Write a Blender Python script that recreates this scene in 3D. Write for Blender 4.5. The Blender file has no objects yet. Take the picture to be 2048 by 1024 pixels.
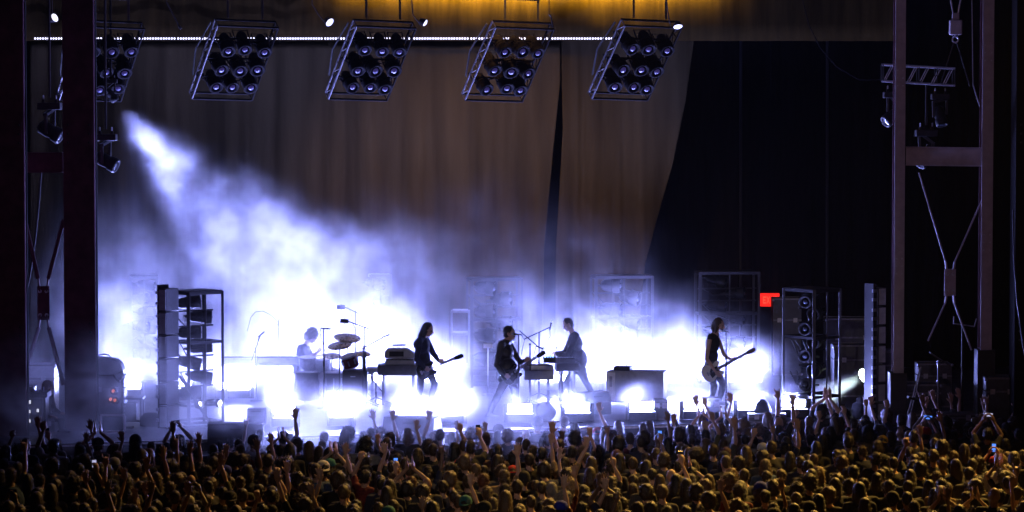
import bpy, bmesh, math, random
import numpy as np
from mathutils import Vector, Matrix, noise as mnoise

random.seed(7); rng = np.random.default_rng(7)
R = math.radians
SC = bpy.context.scene
COL = SC.collection

# ------------------------------------------------------------------ camera
CAM_Y, CAM_Z, FPX, HORIZON = -60.0, 6.2, 6000.0, 215.0
PITCH = math.atan((512.0 - HORIZON) / FPX)
cam_data = bpy.data.cameras.new('camera')
cam_data.sensor_width = 36.0
cam_data.lens = FPX / 2048.0 * 36.0
cam_data.clip_start = 0.5
cam_data.clip_end = 2000.0
cam = bpy.data.objects.new('camera', cam_data)
COL.objects.link(cam)
cam.location = (0, CAM_Y, CAM_Z)
cam.rotation_euler = (math.pi / 2 - PITCH, 0, 0)
SC.camera = cam

def P(px, py, Y):
    """world point seen at pixel (px, py) of the 2048 x 1024 photograph on the plane y = Y"""
    dx, du = (px - 1024.0) / FPX, (512.0 - py) / FPX
    dy = math.cos(PITCH) + du * math.sin(PITCH)
    dz = -math.sin(PITCH) + du * math.cos(PITCH)
    t = (Y - CAM_Y) / dy
    return Vector((dx * t, Y, CAM_Z + dz * t))

def S(Y):
    """pixels (of 2048) per metre at depth Y"""
    return FPX / (Y - CAM_Y)

# ------------------------------------------------------------------ world: a night sky, almost black
world = bpy.data.worlds.new('World')
SC.world = world
world.use_nodes = True
wn = world.node_tree.nodes; wl = world.node_tree.links
wn.clear()
wo = wn.new('ShaderNodeOutputWorld'); wb = wn.new('ShaderNodeBackground'); ws = wn.new('ShaderNodeTexSky')
ws.sky_type = 'NISHITA'; ws.sun_disc = False
ws.sun_elevation = R(-6); ws.sun_rotation = R(200)
wb.inputs["Strength"].default_value = 0.001
wl.new(ws.outputs[0], wb.inputs['Color']); wl.new(wb.outputs[0], wo.inputs['Surface'])

# ------------------------------------------------------------------ exposure and render settings
SC.view_settings.view_transform = 'Standard'
SC.view_settings.look = 'None'
SC.view_settings.exposure = 0.0
SC.view_settings.gamma = 1.0
SC.view_settings.use_curve_mapping = False
cy = SC.cycles
cy.use_denoising = True
cy.denoiser = 'OPENIMAGEDENOISE'
cy.use_adaptive_sampling = False
cy.max_bounces = 5; cy.diffuse_bounces = 2; cy.glossy_bounces = 2; cy.transmission_bounces = 3
cy.transparent_max_bounces = 8
cy.volume_bounces = 1
cy.volume_step_rate = 3.0
cy.volume_max_steps = 96
cy.sample_clamp_indirect = 4.0
cy.sample_clamp_direct = 0.0
cy.use_light_tree = True
cy.caustics_reflective = False; cy.caustics_refractive = False
# ------------------------------------------------------------------ stage and house lamps (light only; only the beam and side lamp have housings)
ICE = (0.29, 0.33, 1.0)
def spot(name, loc, target, watts, angle, blend=0.5, color=ICE, radius=0.12):
    d = bpy.data.lights.new(name, 'SPOT')
    d.energy = watts; d.color = color; d.spot_size = R(angle); d.spot_blend = blend; d.shadow_soft_size = radius
    o = bpy.data.objects.new(name, d); COL.objects.link(o)
    o.location = loc
    o.rotation_euler = (Vector(target) - Vector(loc)).to_track_quat('-Z', 'Y').to_euler()
    return o
def area(name, loc, normal, watts, sx, sy, color=ICE, spread=180):
    d = bpy.data.lights.new(name, 'AREA')
    d.shape = 'RECTANGLE'; d.size = sx; d.size_y = sy; d.energy = watts; d.color = color; d.spread = R(spread)
    o = bpy.data.objects.new(name, d); COL.objects.link(o)
    o.location = loc
    o.rotation_euler = Vector(normal).to_track_quat('-Z', 'Y').to_euler()
    return o
SMOKE = dict(plume=.62, throat=.24, wing=.25, left=0.23, right=0.36, bass=0.45, upper=0.17, jet=2.5, floor=0.45, crowd=.60, puff=1.15, front=.10, pit=.8, tower=.22)
SMOKE_G = 0.4
HAZE = 0.00004
VOXEL = 0.085
FOOT_W, REAR_W, BEAM_W = 330, 900, 8500
RAISE = .67
spot('beam_light', P(222, 190, 2.6) + (P(640, 690, 4.6) - P(222, 190, 2.6)).normalized() * .22, P(640, 690, 4.6), BEAM_W, 34, 0.7)
spot('side_lamp_light', P(1726, 753, 1.35), P(1640, 800, 1.0), 500, 30, .5, (.8, 1, .92), .1)
for i_ in range(13):
    ax = -3.6 + i_ * .66
    spot('amber_border_light', (ax, 8.2, 9.2), (ax, 8.6, 9.2), 1900 * (1 - .75 * abs(ax - .4) / 5), 150, 1.0, (1.0, .62, .05), .15)
spot('curtain_fill_light', (-.5, 1.0, 10.5), (-.5, 9.0, 3.0), 2800, 64, 1.0, (1.0, .56, .20), .3)  # unseen fill lamp, added to warm the curtain
spot('amber_crowd_light', (11.5, -3.5, 9.8), (7.0, -14.0, 0), 16500, 66, 1.0, (1.0, .55, .10), .3)
spot('amber_crowd_light', (3.0, -4.0, 9.8), (-1.5, -14.5, 0), 6000, 66, 1.0, (1.0, .55, .12), .3)
spot('violet_column_light', (2, -40, 13), (9.0, -1, 5), 3200, 16, .7, (.78, .50, .80), .3)
spot('violet_column_light', (-2, -40, 13), (-9.0, -3, 4), 1800, 16, .7, (.65, .32, .70), .3)  # unseen lamp, added to lift the dark left columns
spot('front_light', (-6, -62, 14), (1.8, 0.5, 1.3), 14000, 13, 1.0, (1.0, .85, .8), .3)
# ------------------------------------------------------------------ materials
def pmat(name, col, rough=0.6, metal=0.0, var=0.25, scale=9.0, bump=0.0, emit=None, estr=0.0, stretch=(1, 1, 1), bscale=None, spec=0.5, coord='Object'):
    """procedural material: base colour broken up by two noises, roughness varied, optional bump"""
    m = bpy.data.materials.new(name); m.use_nodes = True
    t = m.node_tree; n, l = t.nodes, t.links
    b = n['Principled BSDF']
    b.inputs['Metallic'].default_value = metal
    b.inputs['Specular IOR Level'].default_value = spec
    tc = n.new('ShaderNodeTexCoord'); mp = n.new('ShaderNodeMapping')
    mp.inputs['Scale'].default_value = stretch
    l.new(tc.outputs[coord], mp.inputs['Vector'])
    nz = n.new('ShaderNodeTexNoise'); nz.inputs['Scale'].default_value = scale; nz.inputs['Detail'].default_value = 5
    l.new(mp.outputs[0], nz.inputs['Vector'])
    cr = n.new('ShaderNodeValToRGB')
    cr.color_ramp.elements[0].position = 0.3; cr.color_ramp.elements[1].position = 0.72
    cr.color_ramp.elements[0].color = (*[c * (1 - var) for c in col], 1)
    cr.color_ramp.elements[1].color = (*[min(1, c * (1 + var)) for c in col], 1)
    l.new(nz.outputs[0], cr.inputs[0]); l.new(cr.outputs[0], b.inputs['Base Color'])
    mr = n.new('ShaderNodeMapRange'); mr.inputs['To Min'].default_value = max(0.02, rough - 0.12); mr.inputs['To Max'].default_value = min(1, rough + 0.12)
    l.new(nz.outputs[0], mr.inputs['Value']); l.new(mr.outputs[0], b.inputs['Roughness'])
    if bump:
        nb = n.new('ShaderNodeTexNoise'); nb.inputs['Scale'].default_value = bscale or scale * 4; nb.inputs['Detail'].default_value = 4
        l.new(mp.outputs[0], nb.inputs['Vector'])
        bp = n.new('ShaderNodeBump'); bp.inputs['Strength'].default_value = bump; bp.inputs['Distance'].default_value = 0.02
        l.new(nb.outputs[0], bp.inputs['Height']); l.new(bp.outputs[0], b.inputs['Normal'])
    if emit:
        b.inputs['Emission Color'].default_value = (*emit, 1); b.inputs['Emission Strength'].default_value = estr
    return m

M = {}
M['floor'] = pmat('stage vinyl', (.022, .022, .028), .42, var=.35, scale=2.2, bump=.15)
M['ground'] = pmat('audience floor', (.05, .05, .05), .85, var=.3, scale=3, bump=.3)
M['fascia'] = pmat('stage skirt cloth', (.018, .017, .022), .9, var=.3, scale=8, bump=.4, stretch=(6, 6, .6))
M['trim'] = pmat('scuffed pale edge strip', (.62, .62, .66), .45, var=.25, scale=14, bump=.2)
M['wall'] = pmat('black drape wall', (.004, .0035, .004), .95, var=.3, scale=4, bump=.5, stretch=(5, 5, .4), spec=.04)
M['side_drape'] = pmat('black wool drape', (.006, .0045, .0045), .95, var=.4, scale=3, bump=.4, stretch=(5, 5, .4), spec=.05)
M['roof'] = pmat('dark roof deck', (.020, .018, .018), .8, var=.3, scale=3)
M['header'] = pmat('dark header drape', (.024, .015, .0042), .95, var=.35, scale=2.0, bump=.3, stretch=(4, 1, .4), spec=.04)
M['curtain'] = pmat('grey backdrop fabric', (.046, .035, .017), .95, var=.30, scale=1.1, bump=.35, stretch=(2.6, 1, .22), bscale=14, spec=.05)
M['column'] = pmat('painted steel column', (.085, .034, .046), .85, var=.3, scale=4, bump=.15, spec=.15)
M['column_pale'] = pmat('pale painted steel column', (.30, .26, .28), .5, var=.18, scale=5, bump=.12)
M['steel_dark'] = pmat('black steel', (.014, .013, .015), .5, .0, var=.3, scale=18, bump=.1, spec=.3)
M['rig_black'] = pmat('flat black rig paint', (.006, .005, .006), .9, var=.4, scale=20, bump=.15, spec=.06)
M['edging'] = pmat('worn case edging', (.14, .14, .16), .45, .7, var=.3, scale=16)
M['steel'] = pmat('galvanised steel', (.36, .36, .40), .35, .85, var=.25, scale=16, bump=.1)
M['alu'] = pmat('aluminium truss', (.06, .055, .06), .45, .6, var=.22, scale=20, bump=.1)
M['black'] = pmat('matt black casing', (.012, .011, .013), .6, var=.4, scale=20, bump=.15, spec=.2)
M['black_gloss'] = pmat('gloss black', (.012, .012, .014), .18, var=.3, scale=15)
M['rubber'] = pmat('black rubber', (.012, .012, .012), .75, var=.3, scale=25)
M['case'] = pmat('road case laminate', (.03, .03, .036), .5, var=.35, scale=12, bump=.15)
M['cloth_black'] = pmat('black cloth cover', (.014, .014, .016), .95, var=.3, scale=14, bump=.5)
M['white_panel'] = pmat('white laminate', (.72, .73, .75), .4, var=.10, scale=10)
M['grey_panel'] = pmat('grey laminate', (.30, .31, .34), .45, var=.18, scale=10)
M['amp_cloth'] = pmat('grey grille cloth', (.16, .16, .19), .9, var=.35, scale=40, bump=.4)
M['wood_red'] = pmat('dark red drum lacquer', (.10, .018, .02), .25, var=.35, scale=7, stretch=(1, 1, .2))
M['drumhead'] = pmat('drum head', (.70, .69, .66), .45, var=.12, scale=8)
M['brass'] = pmat('cymbal bronze', (.24, .18, .10), .28, 1.0, var=.25, scale=22)
M['keys'] = pmat('piano keys', (.75, .74, .70), .35, var=.1, scale=30)
M['wood_neck'] = pmat('rosewood neck', (.06, .035, .025), .5, var=.35, scale=10)
M['white_gloss'] = pmat('white lacquer', (.70, .69, .66), .22, var=.08, scale=6)
M['paper'] = pmat('white paper', (.75, .75, .75), .8, var=.06, scale=8)
M['lens_sheen'] = pmat('lamp lens with violet reflection as glow', (.02, .02, .05), .35, emit=(.26, .18, .95), estr=.10, var=.2, scale=25)  # emission stands in for violet light reflected in the lenses
M['lens_off'] = pmat('dark lamp lens', (.04, .045, .06), .06, var=.3, scale=25)
M['reflector'] = pmat('polished reflector', (.75, .75, .80), .15, .9, var=.15, scale=12)
M['lens_on'] = pmat('lit strobe lens', (.8, .8, .8), .3, emit=(.62, .66, 1.0), estr=22.0, var=.05)
M['lens_lamp'] = pmat('lit floor lamp lens', (.8, .8, .8), .3, emit=(.85, 1.0, .88), estr=6.0, var=.05)
M['lens_small'] = pmat('small lit lens', (.8, .8, .8), .3, emit=(.85, .85, 1.0), estr=1.3, var=.05)
M['led'] = pmat('white led bead', (.8, .8, .8), .3, emit=(.80, .78, 1.0), estr=2.0, var=.05)
M['led_orange'] = pmat('orange indicator', (.3, .1, .05), .3, emit=(1.0, .22, .06), estr=.9, var=.3, scale=30)
M['led_blue'] = pmat('blue indicator', (.1, .2, .3), .3, emit=(.25, .55, 1.0), estr=1.0, var=.2)
M['exit_red'] = pmat('backlit red sign face', (.5, .01, .01), .4, emit=(1.0, .018, .01), estr=1.1, var=.1, scale=8)
M['exit_letter'] = pmat('backlit pale sign letter', (.7, .1, .1), .4, emit=(1.0, .07, .03), estr=1.5, var=.1)
M['screen'] = pmat('lit phone screen', (.02, .02, .03), .15, emit=(.10, .28, 1.0), estr=1.1, var=.6, scale=30)
M['screen_pale'] = pmat('pale lit phone screen', (.02, .02, .03), .15, emit=(.55, .55, .85), estr=.8, var=.6, scale=30)
M['skin'] = pmat('skin', (.46, .29, .22), .5, var=.12, scale=14)
M['skin_tan'] = pmat('tanned skin', (.34, .20, .14), .5, var=.12, scale=14)
M['skin_dark'] = pmat('dark skin', (.13, .075, .05), .48, var=.15, scale=14)
M['cloth_navy'] = pmat('navy cloth', (.02, .025, .055), .9, var=.3, scale=12, bump=.5)
M['leather'] = pmat('black leather', (.016, .015, .018), .38, var=.35, scale=16, bump=.5)
M['denim'] = pmat('black denim', (.022, .023, .03), .85, var=.3, scale=18, bump=.4)
M['denim_grey'] = pmat('grey denim', (.10, .10, .12), .85, var=.3, scale=18, bump=.4)
M['shoe'] = pmat('shoe leather', (.015, .014, .014), .5, var=.3, scale=14)

# ------------------------------------------------------------------ mesh building
def frame(d, up=(0, 0, 1)):
    d = Vector(d).normalized(); u = Vector(up)
    if abs(d.dot(u)) > .98: u = Vector((0, 1, 0)) if abs(d.y) < .9 else Vector((1, 0, 0))
    a = u.cross(d).normalized(); b = d.cross(a).normalized()
    return a, b, d
class MB:
    """collects shapes; build() links them as ONE mesh object"""
    def __init__(s): s.v = []; s.f = []; s.sm = []; s.mi = []; s.cur = 0
    def add(s, vs, fs, smooth=False):
        o = len(s.v); s.v += [tuple(x) for x in vs]
        for f in fs: s.f.append([o + i for i in f]); s.sm.append(smooth); s.mi.append(s.cur)
        return s
    def slot(s, i): s.cur = i; return s
    def box(s, a, b, T=None):
        x0, y0, z0 = a; x1, y1, z1 = b
        vs = [Vector(p) for p in ((x0, y0, z0), (x1, y0, z0), (x1, y1, z0), (x0, y1, z0), (x0, y0, z1), (x1, y0, z1), (x1, y1, z1), (x0, y1, z1))]
        if T is not None: vs = [T @ p for p in vs]
        return s.add(vs, [(0, 3, 2, 1), (4, 5, 6, 7), (0, 1, 5, 4), (1, 2, 6, 5), (2, 3, 7, 6), (3, 0, 4, 7)])
    def cbox(s, c, d, T=None):
        return s.box([c[i] - d[i] / 2 for i in range(3)], [c[i] + d[i] / 2 for i in range(3)], T)
    def bar(s, p, q, w, h=None, up=(0, 0, 1)):
        p, q = Vector(p), Vector(q); h = h or w
        a, b, _ = frame(q - p, up); a = a * w / 2; b = b * h / 2
        return s.add([p - a - b, p + a - b, p + a + b, p - a + b, q - a - b, q + a - b, q + a + b, q - a + b],
                     [(0, 3, 2, 1), (4, 5, 6, 7), (0, 1, 5, 4), (1, 2, 6, 5), (2, 3, 7, 6), (3, 0, 4, 7)])
    def tube(s, p, q, r0, r1=None, seg=8, caps=True):
        p, q = Vector(p), Vector(q); r1 = r0 if r1 is None else r1
        a, b, _ = frame(q - p)
        vs = [c + (a * math.cos(t) + b * math.sin(t)) * r for c, r in ((p, r0), (q, r1)) for t in [2 * math.pi * i / seg for i in range(seg)]]
        s.add(vs, [(i, (i + 1) % seg, seg + (i + 1) % seg, seg + i) for i in range(seg)], True)
        if caps:
            s.add(vs[:seg], [tuple(range(seg - 1, -1, -1))]); s.add(vs[seg:], [tuple(range(seg))])
        return s
    def path(s, pts, r, seg=6):
        pts = [Vector(p) for p in pts]; vs = []; prev = None
        for i, p in enumerate(pts):
            d = pts[min(i + 1, len(pts) - 1)] - pts[max(i - 1, 0)]
            a, b, _ = frame(d, prev if prev is not None else (0, 0, 1)); prev = b
            vs += [p + (a * math.cos(2 * math.pi * k / seg) + b * math.sin(2 * math.pi * k / seg)) * r for k in range(seg)]
        fs = [(i * seg + k, i * seg + (k + 1) % seg, (i + 1) * seg + (k + 1) % seg, (i + 1) * seg + k) for i in range(len(pts) - 1) for k in range(seg)]
        s.add(vs, fs, True); s.add(vs[:seg], [tuple(range(seg - 1, -1, -1))]); s.add(vs[-seg:], [tuple(range(seg))])
        return s
    def lathe(s, prof, c=(0, 0, 0), axis=(0, 0, 1), seg=16):
        """prof: list of (radius, distance along axis)"""
        a, b, d = frame(axis); c = Vector(c); vs = []
        for r, h in prof: vs += [c + d * h + (a * math.cos(2 * math.pi * k / seg) + b * math.sin(2 * math.pi * k / seg)) * max(r, 1e-4) for k in range(seg)]
        fs = [(i * seg + k, i * seg + (k + 1) % seg, (i + 1) * seg + (k + 1) % seg, (i + 1) * seg + k) for i in range(len(prof) - 1) for k in range(seg)]
        return s.add(vs, fs, True)
    def ring(s, c, axis, R0, r, seg=20, sub=6):
        a, b, d = frame(axis); c = Vector(c); vs = []
        for i in range(seg):
            t = 2 * math.pi * i / seg; e = a * math.cos(t) + b * math.sin(t)
            vs += [c + e * (R0 + r * math.cos(2 * math.pi * k / sub)) + d * r * math.sin(2 * math.pi * k / sub) for k in range(sub)]
        fs = [(i * sub + k, ((i + 1) % seg) * sub + k, ((i + 1) % seg) * sub + (k + 1) % sub, i * sub + (k + 1) % sub) for i in range(seg) for k in range(sub)]
        return s.add(vs, fs, True)
    def ell(s, c, r, T=None, u=14, w=9):
        c = Vector(c); vs = []
        for j in range(w + 1):
            ph = math.pi * j / w
            for i in range(u):
                th = 2 * math.pi * i / u
                p = Vector((r[0] * math.sin(ph) * math.cos(th), r[1] * math.sin(ph) * math.sin(th), r[2] * math.cos(ph)))
                vs.append(c + (T @ p if T is not None else p))
        fs = [(j * u + i, (j + 1) * u + i, (j + 1) * u + (i + 1) % u, j * u + (i + 1) % u) for j in range(w) for i in range(u)]
        return s.add(vs, fs, True)
    def prism(s, poly, o, ax, ay, th):
        """poly: 2-D outline laid on axes ax, ay from origin o, extruded by th along ax x ay (centred)"""
        ax, ay, o = Vector(ax), Vector(ay), Vector(o); n = ax.cross(ay).normalized() * th / 2
        k = len(poly)
        vs = [o + ax * x + ay * y - n for x, y in poly] + [o + ax * x + ay * y + n for x, y in poly]
        return s.add(vs, [tuple(range(k - 1, -1, -1)), tuple(range(k, 2 * k))] + [(i, (i + 1) % k, k + (i + 1) % k, k + i) for i in range(k)])
    def build(s, name, mats, parent=None, loc=None, rotz=0.0, bevel=0.0):
        me = bpy.data.meshes.new(name); me.from_pydata(s.v, [], s.f); me.update()
        me.polygons.foreach_set('use_smooth', s.sm); me.polygons.foreach_set('material_index', s.mi)
        for m in (mats if isinstance(mats, (list, tuple)) else [mats]): me.materials.append(M[m] if isinstance(m, str) else m)
        o = bpy.data.objects.new(name, me); COL.objects.link(o)
        if parent: o.parent = parent
        if loc is not None: o.location = loc
        o.rotation_euler.z = rotz
        if bevel:
            bv = o.modifiers.new('edge', 'BEVEL'); bv.width = bevel; bv.segments = 2; bv.limit_method = 'ANGLE'
        return o

def tag(o, label=None, cat=None, group=None, kind=None):
    if label: o['label'] = label
    if cat: o['category'] = cat
    if group: o['group'] = group
    if kind: o['kind'] = kind
    return o
def thing(name, label, cat, loc=(0, 0, 0), rotz=0.0, group=None):
    o = bpy.data.objects.new(name, None); COL.objects.link(o)
    o.location = loc; o.rotation_euler = (0, 0, rotz); o.empty_display_size = .2
    return tag(o, label, cat, group)
def part(name, mb, mats, parent, **kw): return mb.build(name, mats, parent, **kw)
KIDS = {}
def copy_tree(o, parent=None):
    c = o.copy(); COL.objects.link(c); c.parent = parent
    for ch in o.children: copy_tree(ch, c)
    return c
# ------------------------------------------------------------------ the setting
def edge_Y(x): return -4.5 + 0.30 * (x + 7.0)            # stage front: its left end is nearer to the audience
def foot_Y(x): return -1.15 + 0.17 * x
mb = MB().box((-160, -160, -1.55), (160, 160, -1.45)); tag(mb.build('ground', 'ground'), kind='structure')
X0, X1 = -13.0, 12.5
mb = MB()
def slab(x0, x1, off, back, z0, z1):
    p = [(x0, edge_Y(x0) + off), (x1, edge_Y(x1) + off), (x1, back(x1)), (x0, back(x0))]
    vs = [(x, y, z0) for x, y in p] + [(x, y, z1) for x, y in p]
    return vs, [(3, 2, 1, 0), (4, 5, 6, 7), (0, 1, 5, 4), (1, 2, 6, 5), (2, 3, 7, 6), (3, 0, 4, 7)]
mb.add(*slab(X0, X1, 0.0, lambda x: 13.0, -1.44, 0.0)); tag(mb.build('stage_floor', 'floor'), kind='structure')
mb = MB().add(*slab(X0, X1, -0.85, lambda x: edge_Y(x) - .03, -1.44, -0.22)); tag(mb.build('stage_step', 'floor'), kind='structure')
# pale nosing strip on the stage edge and cloth skirt below
mb = MB()
a, b = Vector((X0, edge_Y(X0) - .012, -.035)), Vector((X1, edge_Y(X1) - .012, -.035))
mb.bar(a, b, .02, .035); o = mb.build('stage_edge_trim', 'trim'); tag(o, kind='structure')
mb = MB()
a, b = Vector((X0, edge_Y(X0) - .862, -.84)), Vector((X1, edge_Y(X1) - .862, -.84))
mb.bar(a, b, .02, 1.2); tag(mb.build('stage_skirt', 'fascia'), kind='structure')
mb = MB().box((-26, 13.0, -1.44), (26, 13.2, 11.0)); tag(mb.build('back_wall', 'wall'), kind='structure')
mb = MB().box((-26, -8, 11.0), (26, 13.2, 11.3)); tag(mb.build('roof', 'roof'), kind='structure')
mb = MB().box((-26.2, -6, -1.44), (-26.0, 13.2, 11.0)); tag(mb.build('side_wall_left', 'wall'), kind='structure')
mb = MB().box((26.0, -6, -1.44), (26.2, 13.2, 11.0)); tag(mb.build('side_wall_right', 'wall'), kind='structure')

# header drape above the led strip, hung from the roof
def sheet(name, m, left, right, z0, z1, Y, nu, nv, fold, freq, seed, label=None, cat=None, pull=None):
    """hanging cloth between edge curves left(z), right(z), with uneven vertical folds"""
    vs, fs = [], []
    for j in range(nv + 1):
        zz = z0 + (z1 - z0) * j / nv; xl, xr = left(zz), right(zz)
        for i in range(nu + 1):
            x = xl + (xr - xl) * i / nu
            fade = .45 + .55 * (1 - j / nv)
            f = mnoise.noise(Vector((x * freq, zz * .07, seed))) + .55 * mnoise.noise(Vector((x * freq * 2.7, zz * .12, seed + 9))) + .25 * mnoise.noise(Vector((x * freq * 6, zz * .2, seed + 4)))
            g = mnoise.noise(Vector((x * .5, zz * .45, seed + 20)))
            vs.append((x, Y + fold * fade * f * 1.6 + .10 * g + (pull(x, zz) if pull else 0), zz))
    for j in range(nv):
        for i in range(nu):
            a = j * (nu + 1) + i; fs.append((a, a + 1, a + nu + 2, a + nu + 1))
    mb = MB().add(vs, fs, True); o = mb.build(name, m)
    so = o.modifiers.new('thick', 'SOLIDIFY'); so.thickness = .012
    if label: tag(o, label, cat)
    return o
CY = 9.0
zt = P(0, 84, CY).z
def xz(pts):
    """edge curve from pixel points (px, py) on the curtain plane: x as a function of z"""
    w = sorted([(P(px, py, CY).z, P(px, py, CY).x) for px, py in pts])
    zs, xs = [a for a, _ in w], [b for _, b in w]
    return lambda z: float(np.interp(z, zs, xs))
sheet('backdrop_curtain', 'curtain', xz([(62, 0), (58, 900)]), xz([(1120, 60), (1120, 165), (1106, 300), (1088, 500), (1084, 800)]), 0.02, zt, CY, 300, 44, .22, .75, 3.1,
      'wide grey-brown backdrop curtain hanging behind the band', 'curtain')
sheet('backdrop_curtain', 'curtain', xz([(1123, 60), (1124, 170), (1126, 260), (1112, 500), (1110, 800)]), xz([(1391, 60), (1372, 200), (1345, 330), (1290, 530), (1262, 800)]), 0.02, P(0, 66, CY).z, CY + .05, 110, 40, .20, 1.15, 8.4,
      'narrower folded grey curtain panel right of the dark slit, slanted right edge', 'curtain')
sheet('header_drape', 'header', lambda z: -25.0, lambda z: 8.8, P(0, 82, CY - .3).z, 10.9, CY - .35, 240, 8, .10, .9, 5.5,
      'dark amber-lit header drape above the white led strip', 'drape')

sheet('side_drape', 'side_drape', lambda z: 3.0, lambda z: 13.5, 0.02, 10.9, 11.3, 160, 10, .22, .8, 12.5,
      'black side drape with faint folds right of the grey curtain', 'drape')
for px, tp in ((1482, 0), (1655, 0)):
    tag(MB().tube(P(px, tp - 300, 10.6), Vector((P(px, 500, 10.6).x, 10.6, .01)), .03, seg=8).build('rigging_pipe', 'steel_dark'), 'thin dark vertical pipe before the black drape, %s the exit sign' % ('left of' if px < 1540 else 'right of'), 'pipe')

# ------------------------------------------------------------------ steel columns, beams and braces at the sides
def box_column(name, px0, px1, Y, m, label, depth=.55, py1=1100, group='steel stage columns'):
    a, b = P(px0, 500, Y), P(px1, 500, Y)
    t = thing(name, label, 'column', ((a.x + b.x) / 2, Y + depth / 2, -1.45), group=group)
    w = b.x - a.x
    part('shaft', MB().box((-w / 2, -depth / 2, 0), (w / 2, depth / 2, 12.4)), m, t, bevel=.015)
    part('base_plate', MB().box((-w / 2 - .12, -depth / 2 - .12, 0), (w / 2 + .12, depth / 2 + .12, .04)), 'steel_dark', t)
    for zz in (3.1, 6.9):
        sp = part('splice_plate', MB().box((-w / 2 + .04, -depth / 2 - .014, zz), (w / 2 - .04, -depth / 2 - .001, zz + .5)), m, t, bevel=.004)
        for bx in (-1, 1):
            for bz in (.08, .25, .42): part('bolt', MB().tube((bx * (w / 2 - .1), -depth / 2 - .034, zz + bz), (bx * (w / 2 - .1), -depth / 2 - .015, zz + bz), .022, seg=6), 'steel_dark', sp)
    part('conduit', MB().tube((w / 2 + .022, -depth * .2, .1), (w / 2 + .022, -depth * .2, 11.5), .018, seg=6), 'rubber', t)
    return t
box_column('steel_column', 127, 190, -2.6, 'column', 'broad dark column left of the stage, right of the cross brace', .3)
box_column('steel_column', -75, 50, -3.6, 'column', 'broad dark column cut by the left edge of the picture', .3)
def h_column(px_top, px_bot, wpx, Y, py_bot, label):
    """H-section column: pale flange towards the audience, web and rear flange behind"""
    b = P(px_bot, py_bot, Y); w = wpx / S(Y)
    t = thing('steel_column', label, 'column', (b.x, Y, b.z), group='steel stage columns')
    H = 11.0 - b.z
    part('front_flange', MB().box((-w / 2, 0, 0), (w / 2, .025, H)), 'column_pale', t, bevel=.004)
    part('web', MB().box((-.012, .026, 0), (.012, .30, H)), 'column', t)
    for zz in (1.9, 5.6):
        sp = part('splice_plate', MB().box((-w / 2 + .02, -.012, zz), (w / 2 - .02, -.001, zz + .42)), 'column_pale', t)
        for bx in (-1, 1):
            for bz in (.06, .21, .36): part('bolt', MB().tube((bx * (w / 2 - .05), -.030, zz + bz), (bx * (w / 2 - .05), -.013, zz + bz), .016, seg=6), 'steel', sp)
    part('rear_flange', MB().box((-w / 2, .301, 0), (w / 2, .326, H)), 'column', t)  # lit flange pale, web and rear flange dark: shade put into the colour
    pl = MB().box((-w / 2 - .08, -.08, -b.z - 1.45 + 0), (w / 2 + .08, .42, -.002)) if False else MB().box((-w / 2 - .06, -.06, -(b.z + 1.45)), (w / 2 + .06, .40, -.002))
    part('plinth', pl, 'steel_dark', t)
    return t
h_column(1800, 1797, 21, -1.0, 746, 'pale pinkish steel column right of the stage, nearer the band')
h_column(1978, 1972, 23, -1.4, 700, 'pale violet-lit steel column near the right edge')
box_column('steel_column', 2030, 2130, -2.4, 'wall', 'black column cut by the right edge of the picture', .6)

def beam(p, q, h, m, label):
    p, q = Vector(p), Vector(q)
    t = thing('cross_beam', label, 'beam', (p + q) / 2)
    c = (p + q) / 2
    part('web', MB().bar(p - c, q - c, .02, h), m, t)
    part('flange', MB().bar(p - c + Vector((0, 0, h / 2 + .008)), q - c + Vector((0, 0, h / 2 + .008)), .16, .014), m, t)
    part('flange', MB().bar(p - c - Vector((0, 0, h / 2 + .008)), q - c - Vector((0, 0, h / 2 + .008)), .16, .014), m, t)
beam(P(50, 325, -2.35), P(126, 325, -2.35), .36, 'column', 'dark cross beam between the two left columns')
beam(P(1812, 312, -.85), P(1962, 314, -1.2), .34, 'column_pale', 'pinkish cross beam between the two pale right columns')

def brace(Y, cx, py0, py1, wpx, uppers, lowers, m_rod, m_plate, label, r=.022):
    t = thing('cross_brace', label, 'brace', P(cx, (py0 + py1) / 2, Y))
    o = Vector(t.location)
    c0, c1 = P(cx, py0, Y) - o, P(cx, py1, Y) - o
    w = wpx / S(Y)
    part('plate', MB().box((-w / 2, -.02, c1.z), (w / 2, .02, c0.z)), m_plate, t, bevel=.01)
    for sx in (-1, 1):
        for zz in (c0.z, c1.z):
            e = -1 if zz == c0.z else 1
            part('bolt', MB().tube((sx * w * .26, -.05, zz + e * .10), (sx * w * .26, .05, zz + e * .10), .034, seg=10), 'steel', t)
            part('clevis', MB().bar((sx * w * .26, -.028, zz + e * .10), (sx * w * .40, -.028, zz - e * .14), .03, .05).bar((sx * w * .26, .028, zz + e * .10), (sx * w * .40, .028, zz - e * .14), .03, .05), m_plate, t)
    for (px, py), sx in zip(uppers, (-1, 1)):
        part('rod', MB().tube(Vector((sx * w * .40, 0, c0.z + .14)), P(px, py, Y) - o, r, seg=8), m_rod, t)
    for (px, py), sx in zip(lowers, (-1, 1)):
        part('rod', MB().tube(Vector((sx * w * .40, 0, c1.z - .14)), P(px, py, Y) - o, r, seg=8), m_rod, t)
brace(-2.4, 87, 572, 640, 25, [(50, 440), (127, 440)], [(42, 770), (127, 770)], 'column', 'column', 'dark cross brace rods with centre plate between the left columns', .04)
brace(-1.1, 1900, 538, 592, 23, [(1838, 345), (1966, 395)], [(1856, 682), (1943, 700)], 'column_pale', 'column_pale', 'pale cross brace with bolted centre plate between the right columns', .017)
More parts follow.
